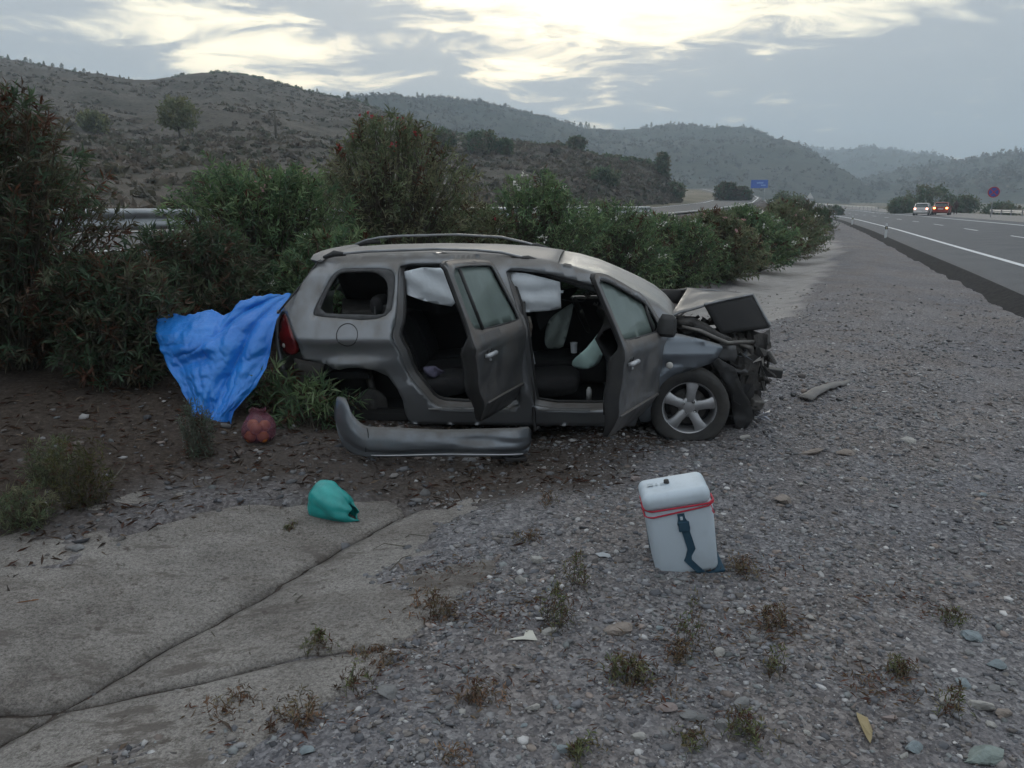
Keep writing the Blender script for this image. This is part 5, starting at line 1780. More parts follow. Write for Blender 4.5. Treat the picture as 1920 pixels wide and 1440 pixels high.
WHITE = (.75, .74, .70); RED = (.42, .06, .07); PINK = (.6, .35, .36)
GRP = 'oleander bushes along the ditch'
OL = 'oleander_bush'
BUSHES = [
    ('tall dark oleander bush with reddish dead leaves filling the left edge', -4.35, 6.9, 2.15, 1.0, 1.0, 400, 26, PAL_DARK, .22, (WHITE, 6, .3)),
    ('dark oleander bush behind the left part of the blue tarpaulin', -3.2, 7.9, 1.22, .95, .8, 260, 26, PAL_DARK, .10, (WHITE, 3, .4)),
    ('dark low oleander bush at the far left, left of the tarpaulin', -3.35, 6.75, 1.15, .62, .6, 220, 26, PAL_DARK, .14, None),
    ('bright green oleander bush with bare stems, left of the car roof', -2.9, 9.5, 1.95, 1.25, 1.0, 400, 24, PAL_GREEN, .05, (PINK, 5, .75)),
    ('low green oleander bush directly behind the tail of the car', -1.9, 8.7, 1.25, 1.0, .7, 260, 24, PAL_GREEN, .07, (WHITE, 3, .5)),
    ('tallest olive brown oleander bush with red flowers above the car roof', -1.60, 11.0, 2.5, 1.40, 1.2, 430, 24, PAL_OLIVE, .07, (RED, 12, .84)),
    ('green white flowering oleander bush behind the front half of the car roof', .35, 12.6, 1.95, 1.25, 1.1, 360, 22, PAL_GREEN, .05, (WHITE, 30, .45)),
    ('reddish tinged oleander bush between the tall olive one and the white flowering one', -.65, 12.2, 1.55, .9, .9, 240, 22, PAL_OLIVE, .16, (RED, 3, .6)),
    ('green oleander bush with white flowers above the windscreen of the car', 1.75, 14.2, 1.62, 1.05, 1.0, 320, 20, PAL_GREEN, .06, (WHITE, 22, .35)),
    ('mid green oleander bush right of the one above the windscreen', 3.2, 16.2, 1.58, 1.1, 1.0, 320, 20, PAL_GREEN, .08, (WHITE, 14, .5)),
    ('dull olive oleander bush in the middle of the receding hedge', 4.7, 18.9, 1.58, 1.15, 1.1, 300, 20, PAL_OLIVE, .12, (PINK, 16, .6)),
    ('blue green oleander bush heavy with white flowers in the receding hedge', 6.6, 22.3, 1.66, 1.3, 1.2, 320, 18, PAL_GREEN, .04, (WHITE, 50, .4)),
    ('brownish oleander bush near the far end of the hedge', 8.6, 26.4, 1.75, 1.35, 1.3, 300, 18, PAL_OLIVE, .10, (PINK, 12, .6)),
    ('flower speckled oleander bush next to the far end of the hedge', 10.2, 29.8, 1.7, 1.3, 1.3, 280, 18, PAL_OLIVE, .14, (WHITE, 26, .4)),
    ('tall dark oleander bush at the far end of the hedge', 12.0, 34.5, 2.05, 1.7, 1.5, 300, 18, PAL_DARK, .10, (WHITE, 8, .5)),
]
for i, (lab, x, y, h, rx, ry, nt, nl, pal, dead, fl) in enumerate(BUSHES):
    near = y < 10
    if i >= 7:
        rx, nt = rx * 1.18, int(nt * 1.1)
    far_ = y > 17
    shrub(OL, lab, 'bush', GRP, x, y, z=zat(x, y) - .03, seed=100 + i, h=h, rx=rx, ry=ry, ntwig=int(nt * 1.9), nleaf=int(nl * .8), reach=.42, leafL=.105 if not far_ else .13, leafW=.0185 if not far_ else .032, pal=pal, dead=dead, flowers=fl, base=.06, thick=.010 if near else .012, fsize=1.0 if y < 9 else (1.6 if y < 17 else 2.3))
# broken branches pressed under the back of the car and the tarpaulin
for (lab, x, y, h, rx, seed) in (('crushed green oleander branches under the tail of the car', -1.66, 6.22, .36, .55, 210), ('flattened oleander branches behind the net bag', -1.95, 6.45, .40, .4, 211)):
    shrub('broken_branches', lab, 'branches', None, x, y, seed=seed, h=h, rx=rx, ry=.35, ntwig=46, nleaf=12, leafL=.13, leafW=.016, pal=PAL_GREEN * .9, dead=.12, base=.02, thick=.006, spread=.7)
# low shrubs further off
for k, (lab, x, y, h, rx, pal) in enumerate((
        ('dark round shrub by the start of the road verge beyond the hedge', 21.5, 57.5, 1.35, 1.1, PAL_DARK),
        ('olive shrub behind the far end of the hedge, left of the dark round one', 17.6, 52.0, 1.9, 1.5, PAL_OLIVE),
        ('dark shrub beside the bend of the far carriageway', 39.5, 150.0, 3.4, 2.6, PAL_DARK),
        ('darker small shrub right of the one on the far carriageway bend', 42.0, 150.0, 2.4, 2.2, PAL_DARK))):
    shrub('shrub', lab, 'shrub', None, x, y, seed=300 + k, h=h, rx=rx, ry=rx * .8, ntwig=170, nleaf=16, leafL=.32 + .002 * y, leafW=.12 + .0012 * y, pal=pal, dead=.08, base=.05, thick=.03)

# ---- weeds in the gravel
WEEDS = [(1293, 1215, .22, .09, 0, 'tall green brown weed below the cooler box'), (1085, 1100, .17, .06, 0, 'upright green weed left of the cooler box, nearest to it'), (1045, 1170, .16, .06, 0, 'thin green weed left of the tall one under the cooler box'),
         (800, 1140, .13, .08, 1, 'rust brown weed at the edge of the concrete, left of centre'), (826, 1158, .12, .08, 1, 'second rust brown weed beside the one at the concrete edge'), (905, 1310, .10, .10, 1, 'low reddish brown weed behind a pale stone in the foreground'),
         (675, 1300, .11, .09, 0, 'green tipped weed on the concrete edge in the lower left'), (705, 1245, .08, .09, 1, 'dry brown weed just above the green tipped one'), (560, 1355, .10, .10, 1, 'bushy brown weed near the bottom left'),
         (435, 1335, .10, .10, 1, 'reddish weed growing where the concrete meets gravel, bottom left'), (1160, 1275, .09, .06, 0, 'left of two small green weeds below the cooler box'), (1192, 1275, .10, .06, 0, 'right of two small green weeds below the cooler box'),
         (992, 1015, .07, .08, 1, 'dry tuft between the plastic bag and the cooler box'), (1390, 1080, .10, .09, 1, 'brown tuft just right of the cooler box'), (1447, 1175, .14, .05, 1, 'spindly grey brown weed right of the cooler box'),
         (1440, 1262, .08, .08, 0, 'low green weed at the right of the spindly one'), (1300, 1405, .06, .07, 0, 'small green tuft at the bottom right of centre'), (1397, 1378, .08, .07, 0, 'leafy green tuft beside a flat pale stone near the bottom'),
         (1785, 1340, .10, .06, 0, 'green weed in front of a pale stone, bottom right'), (1790, 1170, .07, .08, 0, 'green weed behind the flat bluish stone at right'), (1683, 1262, .06, .07, 0, 'faint green tuft in the right foreground'),
         (840, 1425, .06, .08, 1, 'brown tuft at the bottom edge, left of centre'), (1085, 1420, .06, .07, 0, 'green tuft at the bottom edge, right of centre'), (600, 1222, .10, .05, 0, 'small upright weed standing on the concrete'),
         (1030, 945, .08, .09, 1, 'dry brown tuft in the gravel above the cooler box'), (1270, 1235, .07, .08, 1, 'brown tuft at the foot of the tall weed'), (545, 1000, .05, .05, 0, 'tiny green sprout left of the plastic bag')]
for k, (px, py, h, r_, brown, lab) in enumerate(WEEDS):
    p = spot(px, py)
    pal = np.array([(.24, .14, .085), (.20, .135, .08), (.17, .14, .08)]) if brown else np.array([(.14, .17, .075), (.17, .19, .085), (.18, .15, .08)])
    shrub('weed', lab, 'weed', 'weeds in the gravel', p.x, p.y, z=p.z - .004, parts=('stalks', 'leaves', 'flowers'), seed=400 + k, h=h * (.8 if brown else 1.15), rx=r_ * (1.0 if brown else .6), ry=r_ * (.9 if brown else .55), ntwig=(14, 22, 30)[k % 3], nleaf=14, leafL=.024, leafW=.005, pal=pal, dead=.25, base=.25, thick=.0016, spread=.85, droop=-.15)
for k, (px, py, h, r_, pal, lab) in enumerate(((150, 950, .42, .24, np.array([(.085, .085, .03), (.10, .09, .035), (.06, .07, .028)]), 'yellowish feathery weed at the foot of the left bush'), (40, 985, .22, .22, PAL_OLIVE, 'dry olive weed at the left edge below the dark bush'),
                                        (372, 855, .40, .13, np.array([(.11, .14, .105), (.13, .155, .12), (.09, .12, .085)]), 'pale grey green wispy weed left of the tarpaulin'), (95, 905, .30, .2, PAL_OLIVE, 'olive weed behind the yellowish feathery one'))):
    p = spot(px, py)
    shrub('weed', lab, 'weed', 'weeds under the bushes', p.x, p.y, parts=('stalks', 'leaves', 'flowers'), seed=450 + k, h=h, rx=r_, ry=r_, ntwig=60, nleaf=22, leafL=.045, leafW=.006, pal=pal, dead=.1, base=.2, thick=.002, spread=.9, droop=0)
# ------------------------------------------------------------------ roadside hardware and distant things
M_GALV = mat('galvanised_steel', (.36, .38, .40), (.26, .275, .29), .45, .5, scale=3, detail=6)


def guardrail(label, ys, xc, zb, post_every, group=None, step=1.0):
    r = empty('guardrail', (float(xc(ys[0])), ys[0], zb(ys[0])))
    tag(r, label, 'guardrail', group)
    o0 = Vector(r.location)
    prof = [(-.02, .44), (.035, .47), (.045, .52), (.0, .565), (-.03, .595), (0, .625), (.045, .67), (.035, .72), (-.02, .75)]
    yy = np.arange(ys[0], ys[1], step)
    V = []; F = []
    for y in yy:
        for (d, z) in prof:
            V.append((float(xc(y)) + d - o0.x, y - o0.y, zb(y) + z - o0.z))
    n = len(prof)
    for i in range(len(yy) - 1):
        for k in range(n - 1):
            F.append((i * n + k, i * n + k + 1, (i + 1) * n + k + 1, (i + 1) * n + k))
    b = mobj('beam', V, F, M_GALV, r); fix_normals(b.data); solidify(b, .012, 0)
    me = None
    for y in np.arange(ys[0] + .5, ys[1], post_every):
        if me is None:
            po = G().box((0, 0, .36), (.10, .05, .78)).build('post', M_GALV, r); me = po
        else:
            po = me.copy(); COL.objects.link(po); po.parent = r
        po.location = (float(xc(y)) - .09 - o0.x, y - o0.y, zb(y) - .05 - o0.z)
    return r


guardrail('steel guardrail behind the bushes at left, seen between two of them', (4, 40), lambda y: -6.05 + .46 * (y - 11.5), lambda y: .80, 4)
guardrail('steel guardrail along the lay-by at the right edge', (40, 92), lambda y: float(XL(y)) + 14.4, lambda y: zat(float(XL(y)) + 14.4, y, False) - .02, 4, step=2)
guardrail('distant pale guardrail where the road bends away, above the hedge end', (150, 300), lambda y: float(XL(y)) + 9.6, lambda y: zat(float(XL(y)) + 9.6, y, False) + .12, 4, step=4)

# ---- white delineator posts along the near edge of the road
M_WPL = mat('white_post', (.62, .63, .64), (.5, .51, .52), .6, scale=5)
M_BBAND = mat('black_band', (.02, .02, .022), (.03, .03, .03), .5, scale=5)
for k, (y, lab) in enumerate(((44.5, 'nearest and tallest white marker post with a black band beside the road'), (76.0, 'middle white marker post beside the road'), (108.0, 'farthest small white marker post beside the road'))):
    x = float(XL(y)) - 1.62
    r = empty('marker_post', (x, y, zat(x, y) - .12), (0, 0, R(-20)))
    tag(r, lab, 'marker post', 'marker posts along the road')
    if k == 0:
        V = []; F = []
        for z, w in ((0, .06), (.95, .058), (1.05, .045)):
            V += [(-w, -.05, z), (w, -.05, z), (w * .6, .05, z), (-w * .6, .05, z)]
        for i in range(2):
            for j in range(4):
                F.append((i * 4 + j, i * 4 + (j + 1) % 4, i * 4 + 4 + (j + 1) % 4, i * 4 + 4 + j))
        F += [(3, 2, 1, 0), (8, 9, 10, 11)]
        pp = mobj('post_body', V, F, M_WPL, r, False); fix_normals(pp.data)
        bb = G().box((0, 0, .80), (.128, .112, .17)).build('black_band', M_BBAND, r)
        rf = G().box((0, -.060, .80), (.05, .012, .11)).build('reflector', mat('amber_reflector', (.5, .42, .25), None, .3), r)
        proto = (pp, bb, rf)
    else:
        for q in proto:
            c = q.copy(); COL.objects.link(c); c.parent = r

# ---- signs
def sign_post(name, label, x, y, zc, disc, mats, extra=None):
    z0 = zat(x, y, False) - .05
    r = empty(name, (x, y, z0)); tag(r, label, 'road sign')
    r.rotation_euler = (0, 0, -math.atan2(x, y) * .6)
    G().tube([(0, .05, 0), (0, .05, zc - z0 + .2)], .035, 8).build('pole', M_GALV, r, True)
    return r, zc - z0


M_SBLUE = mat('sign_blue', (.015, .05, .30), (.02, .06, .34), .5, scale=3)
M_SRED = mat('sign_red', (.36, .015, .03), (.3, .01, .025), .5, scale=3)
M_SWHITE = mat('sign_white', (.6, .6, .6), (.5, .5, .5), .5, scale=3)
r, h = sign_post('no_stopping_sign', 'round blue and red no stopping sign on a pole at the right', 44.2, 75.0, 2.78, .5, None)
d = G().lathe([(0, 0), (.40, 0), (.40, .02), (0, .02)], 32, 'Y', (0, -.01, h)).build('disc', M_SBLUE, r)
G().lathe([(.395, -.012), (.49, -.012), (.49, .022), (.395, .022)], 32, 'Y', (0, -.01, h), closed=True).build('rim', M_SRED, r)
for a in (45, -45):
    o = G().box((0, 0, 0), (.80, .012, .085)).build('cross_bar', M_SRED, r); o.location = (0, -.022 - .004 * (a > 0), h); o.rotation_euler = (0, R(a), 0)

x, y = 59.2, 196.0
z0 = float(ZL(y)) + .5
r = empty('direction_sign', (x, y, z0)); r.rotation_euler = (0, 0, R(-16)); tag(r, 'large blue direction sign on two posts in the distance above the hedge', 'road sign')
G().box((0, 0, 5.5), (3.9, .06, 1.9)).build('panel', mat('motorway_blue', (.015, .085, .42), (.02, .10, .46), .45), r)
G().box((.15, -.045, 5.75), (1.5, .02, .30)).box((.9, -.045, 5.2), (1.1, .02, .26)).build('white_lettering', mat('sign_print', (.16, .30, .62), (.2, .36, .66), .6), r)['kind'] = 'stuff'
for dx in (-1.3, 1.3):
    G().tube([(dx, .08, -1), (dx, .08, 6.3)], .09, 8).build('pole', M_GALV, r, True)
r, h = sign_post('triangle_sign', 'small pale triangular road sign seen from behind beyond the hedge', 52.2, 143.0, 3.2, .5, None)
V = [(-.62, 0, h - .42), (.62, 0, h - .42), (0, 0, h + .62)]
o = mobj('triangle_plate', V + [(a, .03, c) for a, b, c in V], [(0, 1, 2), (5, 4, 3), (0, 3, 4, 1), (1, 4, 5, 2), (2, 5, 3, 0)], M_SWHITE, r, False); fix_normals(o.data)

# ---- two cars stopped in the lay-by
def small_car(name, label, x, y, yaw, paint, light, lstr):
    z = float(ZL(y)) + CANT * (x - float(XL(y))) * .938 + .02
    r = empty(name, (x, y, z), (0, 0, yaw)); tag(r, label, 'car', 'cars stopped in the lay-by')
    # lengthwise sections: (along y, half width, sill z, belt z) lower body
    sec = [(-2.05, .70, .42, .78), (-2.0, .80, .30, .95), (-1.5, .86, .22, .96), (0, .88, .22, .93), (1.3, .86, .22, .86), (1.95, .76, .26, .72), (2.1, .62, .36, .60)]
    V = []; F = []
    for (yy, w, z0, z1) in sec:
        V += [(-w * .92, yy, z0), (-w, yy, z0 + (z1 - z0) * .35), (-w * .97, yy, z1 - .03), (-w * .86, yy, z1), (w * .86, yy, z1), (w * .97, yy, z1 - .03), (w, yy, z0 + (z1 - z0) * .35), (w * .92, yy, z0)]
    for i in range(len(sec) - 1):
        for k in range(8):
            F.append((i * 8 + k, i * 8 + (k + 1) % 8, (i + 1) * 8 + (k + 1) % 8, (i + 1) * 8 + k))
    F += [tuple(range(8)), tuple(48 + k for k in range(7, -1, -1))]
    b = mobj('body', V, F, paint, r); fix_normals(b.data); autosmooth(b, 40)
    cab = [(-1.95, .70, .95, .96), (-1.45, .64, .95, 1.38), (-.4, .64, .95, 1.45), (.35, .62, .93, 1.38), (1.15, .70, .88, .90)]
    V = []; F = []
    for (yy, w, z0, z1) in cab:
        V += [(-max(w, .76) * 1.0, yy, z0), (-w, yy, z1 - .04), (-w * .85, yy, z1), (w * .85, yy, z1), (w, yy, z1 - .04), (max(w, .76), yy, z0)]
    for i in range(4):
        for k in range(5):
            F.append((i * 6 + k, i * 6 + k + 1, (i + 1) * 6 + k + 1, (i + 1) * 6 + k))
    c = mobj('window_band', V, F, M_GLASSD, r); fix_normals(c.data)
    roofV = [(sx * w, yy, zz) for (yy, w, zz) in ((-1.5, .63, 1.385), (-.4, .63, 1.462), (.4, .60, 1.385)) for sx in (-1, -.5, .5, 1)]
    o = mobj('roof', roofV, [(i * 4 + k, i * 4 + k + 1, i * 4 + k + 5, i * 4 + k + 4) for i in range(2) for k in range(3)], paint, r); fix_normals(o.data); solidify(o, .03, 0)
    for sx in (-1, 1):
        for (yy0, z0, yy1, z1) in ((-1.95, .97, -1.47, 1.39), (1.12, .90, .36, 1.39), (-.35, .95, -.30, 1.44)):
            G().tube([(sx * .75, yy0, z0), (sx * .635, yy1, z1)], .035, 6).build('pillar', paint, r, True)
        for yy in (-1.28, 1.30):
            w = empty('wheel'); w.parent = r; w.location = (sx * .78, yy, .30)
            G().lathe([(.18, -.09), (.29, -.09), (.30, 0), (.29, .09), (.18, .09)], 24, 'X', closed=True).build('tyre', M_RUBBER, w, True)
            G().lathe([(0, sx * .05), (.18, sx * .07)], 20, 'X').build('rim', M_RIM, w, True)
        G().box((sx * .64, -2.045, .80), (.20, .06, .16)).build('tail_lamp', light, r, bevel=.02)
        G().box((sx * .90, .65, .98), (.16, .10, .12)).build('wing_mirror', paint, r, bevel=.02)
    G().box((0, -2.075, .70), (.52, .02, .12)).build('number_plate', M_SWHITE, r)
    G().box((0, -2.06, .42), (1.5, .10, .20)).build('rear_bumper', paint, r, bevel=.04)
    return r


M_WCAR = mat('white_car_paint', (.62, .61, .60), (.55, .54, .53), .35, scale=2)
M_RCAR = mat('dark_red_car_paint', (.26, .03, .02), (.18, .02, .015), .35, .1, scale=2)
M_TLW = mat('lit_lamp_pale', (.8, .3, .2), None, .4, emit=((1.0, .50, .36), 5.0))
M_TLO = mat('lit_lamp_orange', (.9, .3, .1), None, .4, emit=((1.0, .28, .06), 14.0))
small_car('parked_car', 'white car with lit tail lamps stopped in the lay-by, left of the two', 49.5, 98.0, R(-33), M_WCAR, M_TLW, 3)
small_car('parked_car', 'dark red car with glowing orange lamps stopped in the lay-by, right of the two', 50.5, 95.5, R(-33), M_RCAR, M_TLO, 8)

# ---- someone standing by the right hand car, seen small from behind
def person(x, y, label):
    z = float(ZL(y)) + CANT * 10 * .938
    J = [(0, 0, .95), (0, .0, 1.15), (0, .01, 1.38), (0, .02, 1.50), (0, .03, 1.60), (0, .02, 1.72),
         (-.10, 0, .90), (-.12, .02, .50), (-.13, -.02, .09), (-.14, .12, .04),
         (.10, 0, .90), (.12, .02, .50), (.14, -.02, .09), (.15, .12, .04),
         (-.19, .01, 1.40), (-.25, -.02, 1.14), (-.22, .08, .90), (.19, .01, 1.40), (.25, -.02, 1.14), (.20, .10, .92)]
    E_ = [(0, 1), (1, 2), (2, 3), (3, 4), (4, 5), (0, 6), (6, 7), (7, 8), (8, 9), (0, 10), (10, 11), (11, 12), (12, 13), (2, 14), (14, 15), (15, 16), (2, 17), (17, 18), (18, 19)]
    rad = [.15, .14, .16, .07, .09, .085, .10, .07, .05, .045, .10, .07, .05, .045, .075, .055, .045, .075, .055, .045]
    me = bpy.data.meshes.new('person'); me.from_pydata(J, E_, [])
    o = bpy.data.objects.new('person', me); COL.objects.link(o)
    sk = o.modifiers.new('skin', 'SKIN'); sk.use_smooth_shade = True
    for i, v in enumerate(me.skin_vertices[0].data):
        v.radius = (rad[i], rad[i] * .8)
        v.use_root = i == 0
    s = o.modifiers.new('sub', 'SUBSURF'); s.levels = 1; s.render_levels = 1
    me.materials.append(mat('dark_brown_clothes', (.06, .022, .018), (.03, .018, .018), .9, scale=4))
    o.location = (x, y, z); o.rotation_euler = (0, 0, R(-35))
    tag(o, label, 'person')
    return o


person(52.9, 97.0, 'person in dark clothes standing right of the dark red car')

# ---- trees
def tree_mesh(seed, h, rx, trunk_h, ncl, nleaf, leafL, leafW, pal, conifer=False):
    rng = rng_np(seed)
    if conifer:
        zf = rng.uniform(.18, 1, ncl); r = (1 - zf) ** .75 * rng.uniform(.2, 1, ncl) ** .5
    else:
        zf = rng.uniform(0, 1, ncl); r = np.sqrt(np.clip(1 - ((zf - .45) / .58) ** 2, .02, 1)) * rng.uniform(.1, 1, ncl) ** .45
    th = rng.uniform(0, 2 * math.pi, ncl)
    lump = 1 + .5 * fbm(np.cos(th) * 1.5 + seed, np.sin(th) * 1.5 + zf * 2, 3, seed)
    C = np.stack([rx * r * np.cos(th) * lump, rx * r * np.sin(th) * lump, trunk_h + (h - trunk_h) * zf * (1 + .15 * (lump - 1))], 1)
    P = np.repeat(C, nleaf, 0) + rng.normal(size=(ncl * nleaf, 3)) * rx * .09
    D = rng.normal(size=P.shape); D[:, 2] += .2; D /= np.linalg.norm(D, axis=1, keepdims=True)
    V, F = leaf_quads(P, D, leafL * rng.uniform(.6, 1.3, len(P)), leafW * rng.uniform(.6, 1.3, len(P)), rng=rng)
    c = np.repeat(pal[rng.integers(0, len(pal), ncl)] * rng.uniform(.65, 1.3, (ncl, 1)), nleaf * 4, 0)
    g = G()
    g.tube([(0, 0, -.3), (.02 * h, 0, trunk_h * .6), (-.01 * h, .01 * h, trunk_h * 1.1), (0, 0, h * .7)], [.035 * h, .028 * h, .02 * h, .006 * h], 7)
    for k in range(9):
        q = C[rng.integers(0, ncl)]
        z0 = trunk_h * rng.uniform(.7, 1.1)
        g.tube([(0, 0, z0), tuple(q * np.array([.5, .5, 0]) + np.array([0, 0, (z0 + q[2]) / 2 + .03 * h])), tuple(q)], [.014 * h, .009 * h, .003 * h], 5)
    return (V, F, c), g


def tree(name, label, x, y, z, group=None, **kw):
    (V, F, c), g = tree_mesh(**kw)
    r = empty(name, (x, y, z)); tag(r, label, 'tree', group)
    g.build('trunk', M_TWIG, r, True)
    np_obj('crown', V, F, M_LEAF, r, False, c)['kind'] = 'stuff'
    return r


def on_hill(px, py, VG):
    """where a sighting meets the near face of a hill"""
    r = ray(px, py)
    P = VG.reshape(-1, 3)
    k = P[:, 1] / r[1]
    q = np.abs(P[:, 0] - r[0] * k) / P[:, 1] + np.abs(P[:, 2] - (1.6 + r[2] * k)) / P[:, 1]
    return P[np.argmin(q)]


PAL_TREE = 1.9 * np.array([(.10, .10, .045), (.085, .095, .045), (.07, .08, .038)])
p = on_hill(340, 266, VA)
d = math.hypot(p[0], p[1])
tree('almond_tree', 'lone olive green tree with a bare leaning trunk on the hillside at left', p[0], p[1], p[2] - .1, seed=60, h=66 / 1490 * d, rx=34 / 1490 * d, trunk_h=26 / 1490 * d, ncl=120, nleaf=14, leafL=.5, leafW=.2, pal=PAL_TREE)
p = on_hill(180, 250, VA); d = math.hypot(p[0], p[1])
tree('almond_tree', 'smaller greenish tree on the hillside left of the lone olive tree', p[0], p[1], p[2] - .1, seed=61, h=30 / 1490 * d, rx=22 / 1490 * d, trunk_h=6 / 1490 * d, ncl=110, nleaf=12, leafL=.55, leafW=.25, pal=PAL_TREE)
for k, (px, py, hh, ww, lab) in enumerate(((905, 288, 40, 40, 'dark green tree on the terrace above the white flowering bush'), (945, 290, 26, 20, 'small dark tree beside the one on the terrace'), (1078, 283, 24, 22, 'dark tree on the crest of the terraced spur'), (1240, 330, 40, 16, 'dark tree at the right end of the terraced spur'), (1262, 372, 26, 22, 'dark shrub like tree at the foot of the spur end'), (1130, 345, 26, 36, 'wide dark tree low on the terraced spur'), (830, 275, 24, 30, 'greyish tree behind the tallest bush'))):
    p = on_hill(px, py, VA); d = math.hypot(p[0], p[1])
    tree('hillside_tree', lab, p[0], p[1], p[2] - .15, 'trees on the hillside', seed=62 + k, h=hh / 1490 * d, rx=ww / 1490 * d * .8, trunk_h=hh * .12 / 1490 * d, ncl=110, nleaf=12, leafL=.5, leafW=.26, pal=PAL_DARK * 1.3)
# lay-by trees
for k, (x, y, h, rx, lab) in enumerate(((62.5, 122, 3.9, 2.7, 'large bushy tree behind the two stopped cars'), (58.0, 121, 2.3, 2.2, 'lower bushy tree left of the large one behind the stopped cars'), (68.5, 124, 2.6, 2.4, 'bushy tree right of the large one, behind the standing person'), (73.5, 122, 2.0, 2.3, 'low bushy tree behind the no stopping sign'), (51.5, 130, 1.4, 1.6, 'low dark tree far left of the stopped cars'))):
    tree('roadside_tree', lab, x, y, zat(x, y, False) - .1, 'trees behind the lay-by', seed=80 + k, h=h, rx=rx, trunk_h=h * .12, ncl=170, nleaf=14, leafL=.42, leafW=.2, pal=PAL_DARK * 1.35)
for k, (x, y, h, rx, lab) in enumerate(((37.5, 112, 2.9, 2.6, 'low olive tree in the median above the hedge end'), (33.8, 97, 2.6, 2.1, 'dark tree in the median just right of the blue sign'))):
    tree('median_tree', lab, x, y, zat(x, y, False) - .1, 'trees in the median', seed=90 + k, h=h, rx=rx, trunk_h=h * .1, ncl=150, nleaf=14, leafL=.40, leafW=.2, pal=PAL_DARK * 1.3)
# pines on the skyline: a few shapes shared
base_ = [tree_mesh(500 + k, 1.0, .30, .15, 70, 10, .10, .045, PAL_DARK, conifer=k % 2 == 0) for k in range(3)]
pine_me = []
for k, ((V, F, c), g) in enumerate(base_):
    o = g.build('trunk', M_TWIG, None, True)
    me = np_mesh('crown', V, F, False, c); me.materials.append(M_LEAF)
    pine_me.append((o.data, me)); bpy.data.objects.remove(o)
PX = [(655, 182, 12, VA), (668, 186, 8, VA), (690, 190, 11, VA), (597, 176, 7, VA), (782, 186, 8, VB), (795, 186, 7, VB), (902, 196, 9, VB), (945, 206, 7, VB), (958, 209, 7, VB), (995, 222, 10, VB), (1072, 240, 6, VB), (1090, 241, 9, VB), (1097, 241, 10, VB), (1105, 242, 8, VB), (1112, 243, 6, VB), (1172, 246, 5, VB), (1213, 243, 7, VB), (1221, 243, 8, VB), (1245, 240, 6, VB), (1258, 239, 9, VB), (1273, 238, 7, VB), (1300, 239, 7, VB), (1345, 245, 8, VB), (1360, 248, 8, VB), (1420, 261, 7, VB), (1432, 264, 7, VB), (1448, 268, 8, VB), (1470, 274, 8, VB), (225, 148, 7, VA), (160, 140, 7, VA), (120, 132, 8, VA), (85, 127, 7, VA), (45, 118, 8, VA), (15, 112, 7, VA), (200, 145, 6, VA), (243, 153, 7, VA), (185, 143, 7, VA), (60, 121, 6, VA), (100, 130, 7, VA), (140, 137, 6, VA), (1855, 303, 9, VD), (1862, 303, 7, VD), (1890, 294, 8, VD), (1905, 291, 9, VD), (1918, 288, 8, VD)]
rr_ = random.Random(8)
for (px, py, hp, VG) in PX:
    row = VG[-1]
    r_ = ray(px, py)
    k = np.argmin(np.abs(row[:, 0] / row[:, 1] - r_[0] / r_[1]))
    q = row[k]
    d = math.hypot(q[0], q[1])
    r = empty('pine_tree', (q[0], q[1], q[2] - .4)); r.scale = (hp / 1490 * d * 1.2,) * 3; r.rotation_euler = (0, 0, rr_.uniform(0, 6))
    hillw = {id(VA): 'left brown hill', id(VB): 'middle wooded ridge', id(VD): 'mountain shoulder at the right edge'}[id(VG)]
    tag(r, f'tiny dark tree on the skyline of the {hillw}', 'tree', f'skyline trees on the {hillw}')
    t_, c_ = pine_me[rr_.randrange(3)]
    link(bpy.data.objects.new('trunk', t_), r); link(bpy.data.objects.new('crown', c_), r)['kind'] = 'stuff'

# utility pole on the hillside
p = on_hill(517, 262, VA); d = math.hypot(p[0], p[1])
r = empty('utility_pole', (p[0], p[1], p[2] - .3)); tag(r, 'thin wooden pole standing on the brown hillside', 'pole')
G().tube([(0, 0, 0), (.05, 0, 52 / 1490 * d)], [.16, .11], 7).build('shaft', M_TWIG, r, True)
G().box((.05, 0, 50 / 1490 * d), (1.2, .1, .1)).build('cross_arm', M_TWIG, r)
# ruined hut on the spur
p = on_hill(1035, 283, VA); d = math.hypot(p[0], p[1]); s = d / 1490
r = empty('ruined_hut', (p[0], p[1], p[2] - .3)); tag(r, 'low ruined stone hut on the crest of the terraced spur', 'hut')
M_RUIN = mat('ruin_stone', (.16, .14, .125), (.09, .08, .072), .95, scale=1.2, bump=.5)
G().box((0, 0, 6 * s), (24 * s, 14 * s, 12 * s)).build('wall', M_RUIN, r)
G().box((-14 * s, 1 * s, 5 * s), (5 * s, 10 * s, 16 * s)).build('broken_wall', M_RUIN, r)
G().box((2 * s, -7.2 * s, 4.5 * s), (5 * s, .6 * s, 8 * s)).build('doorway', M_DARK, r)

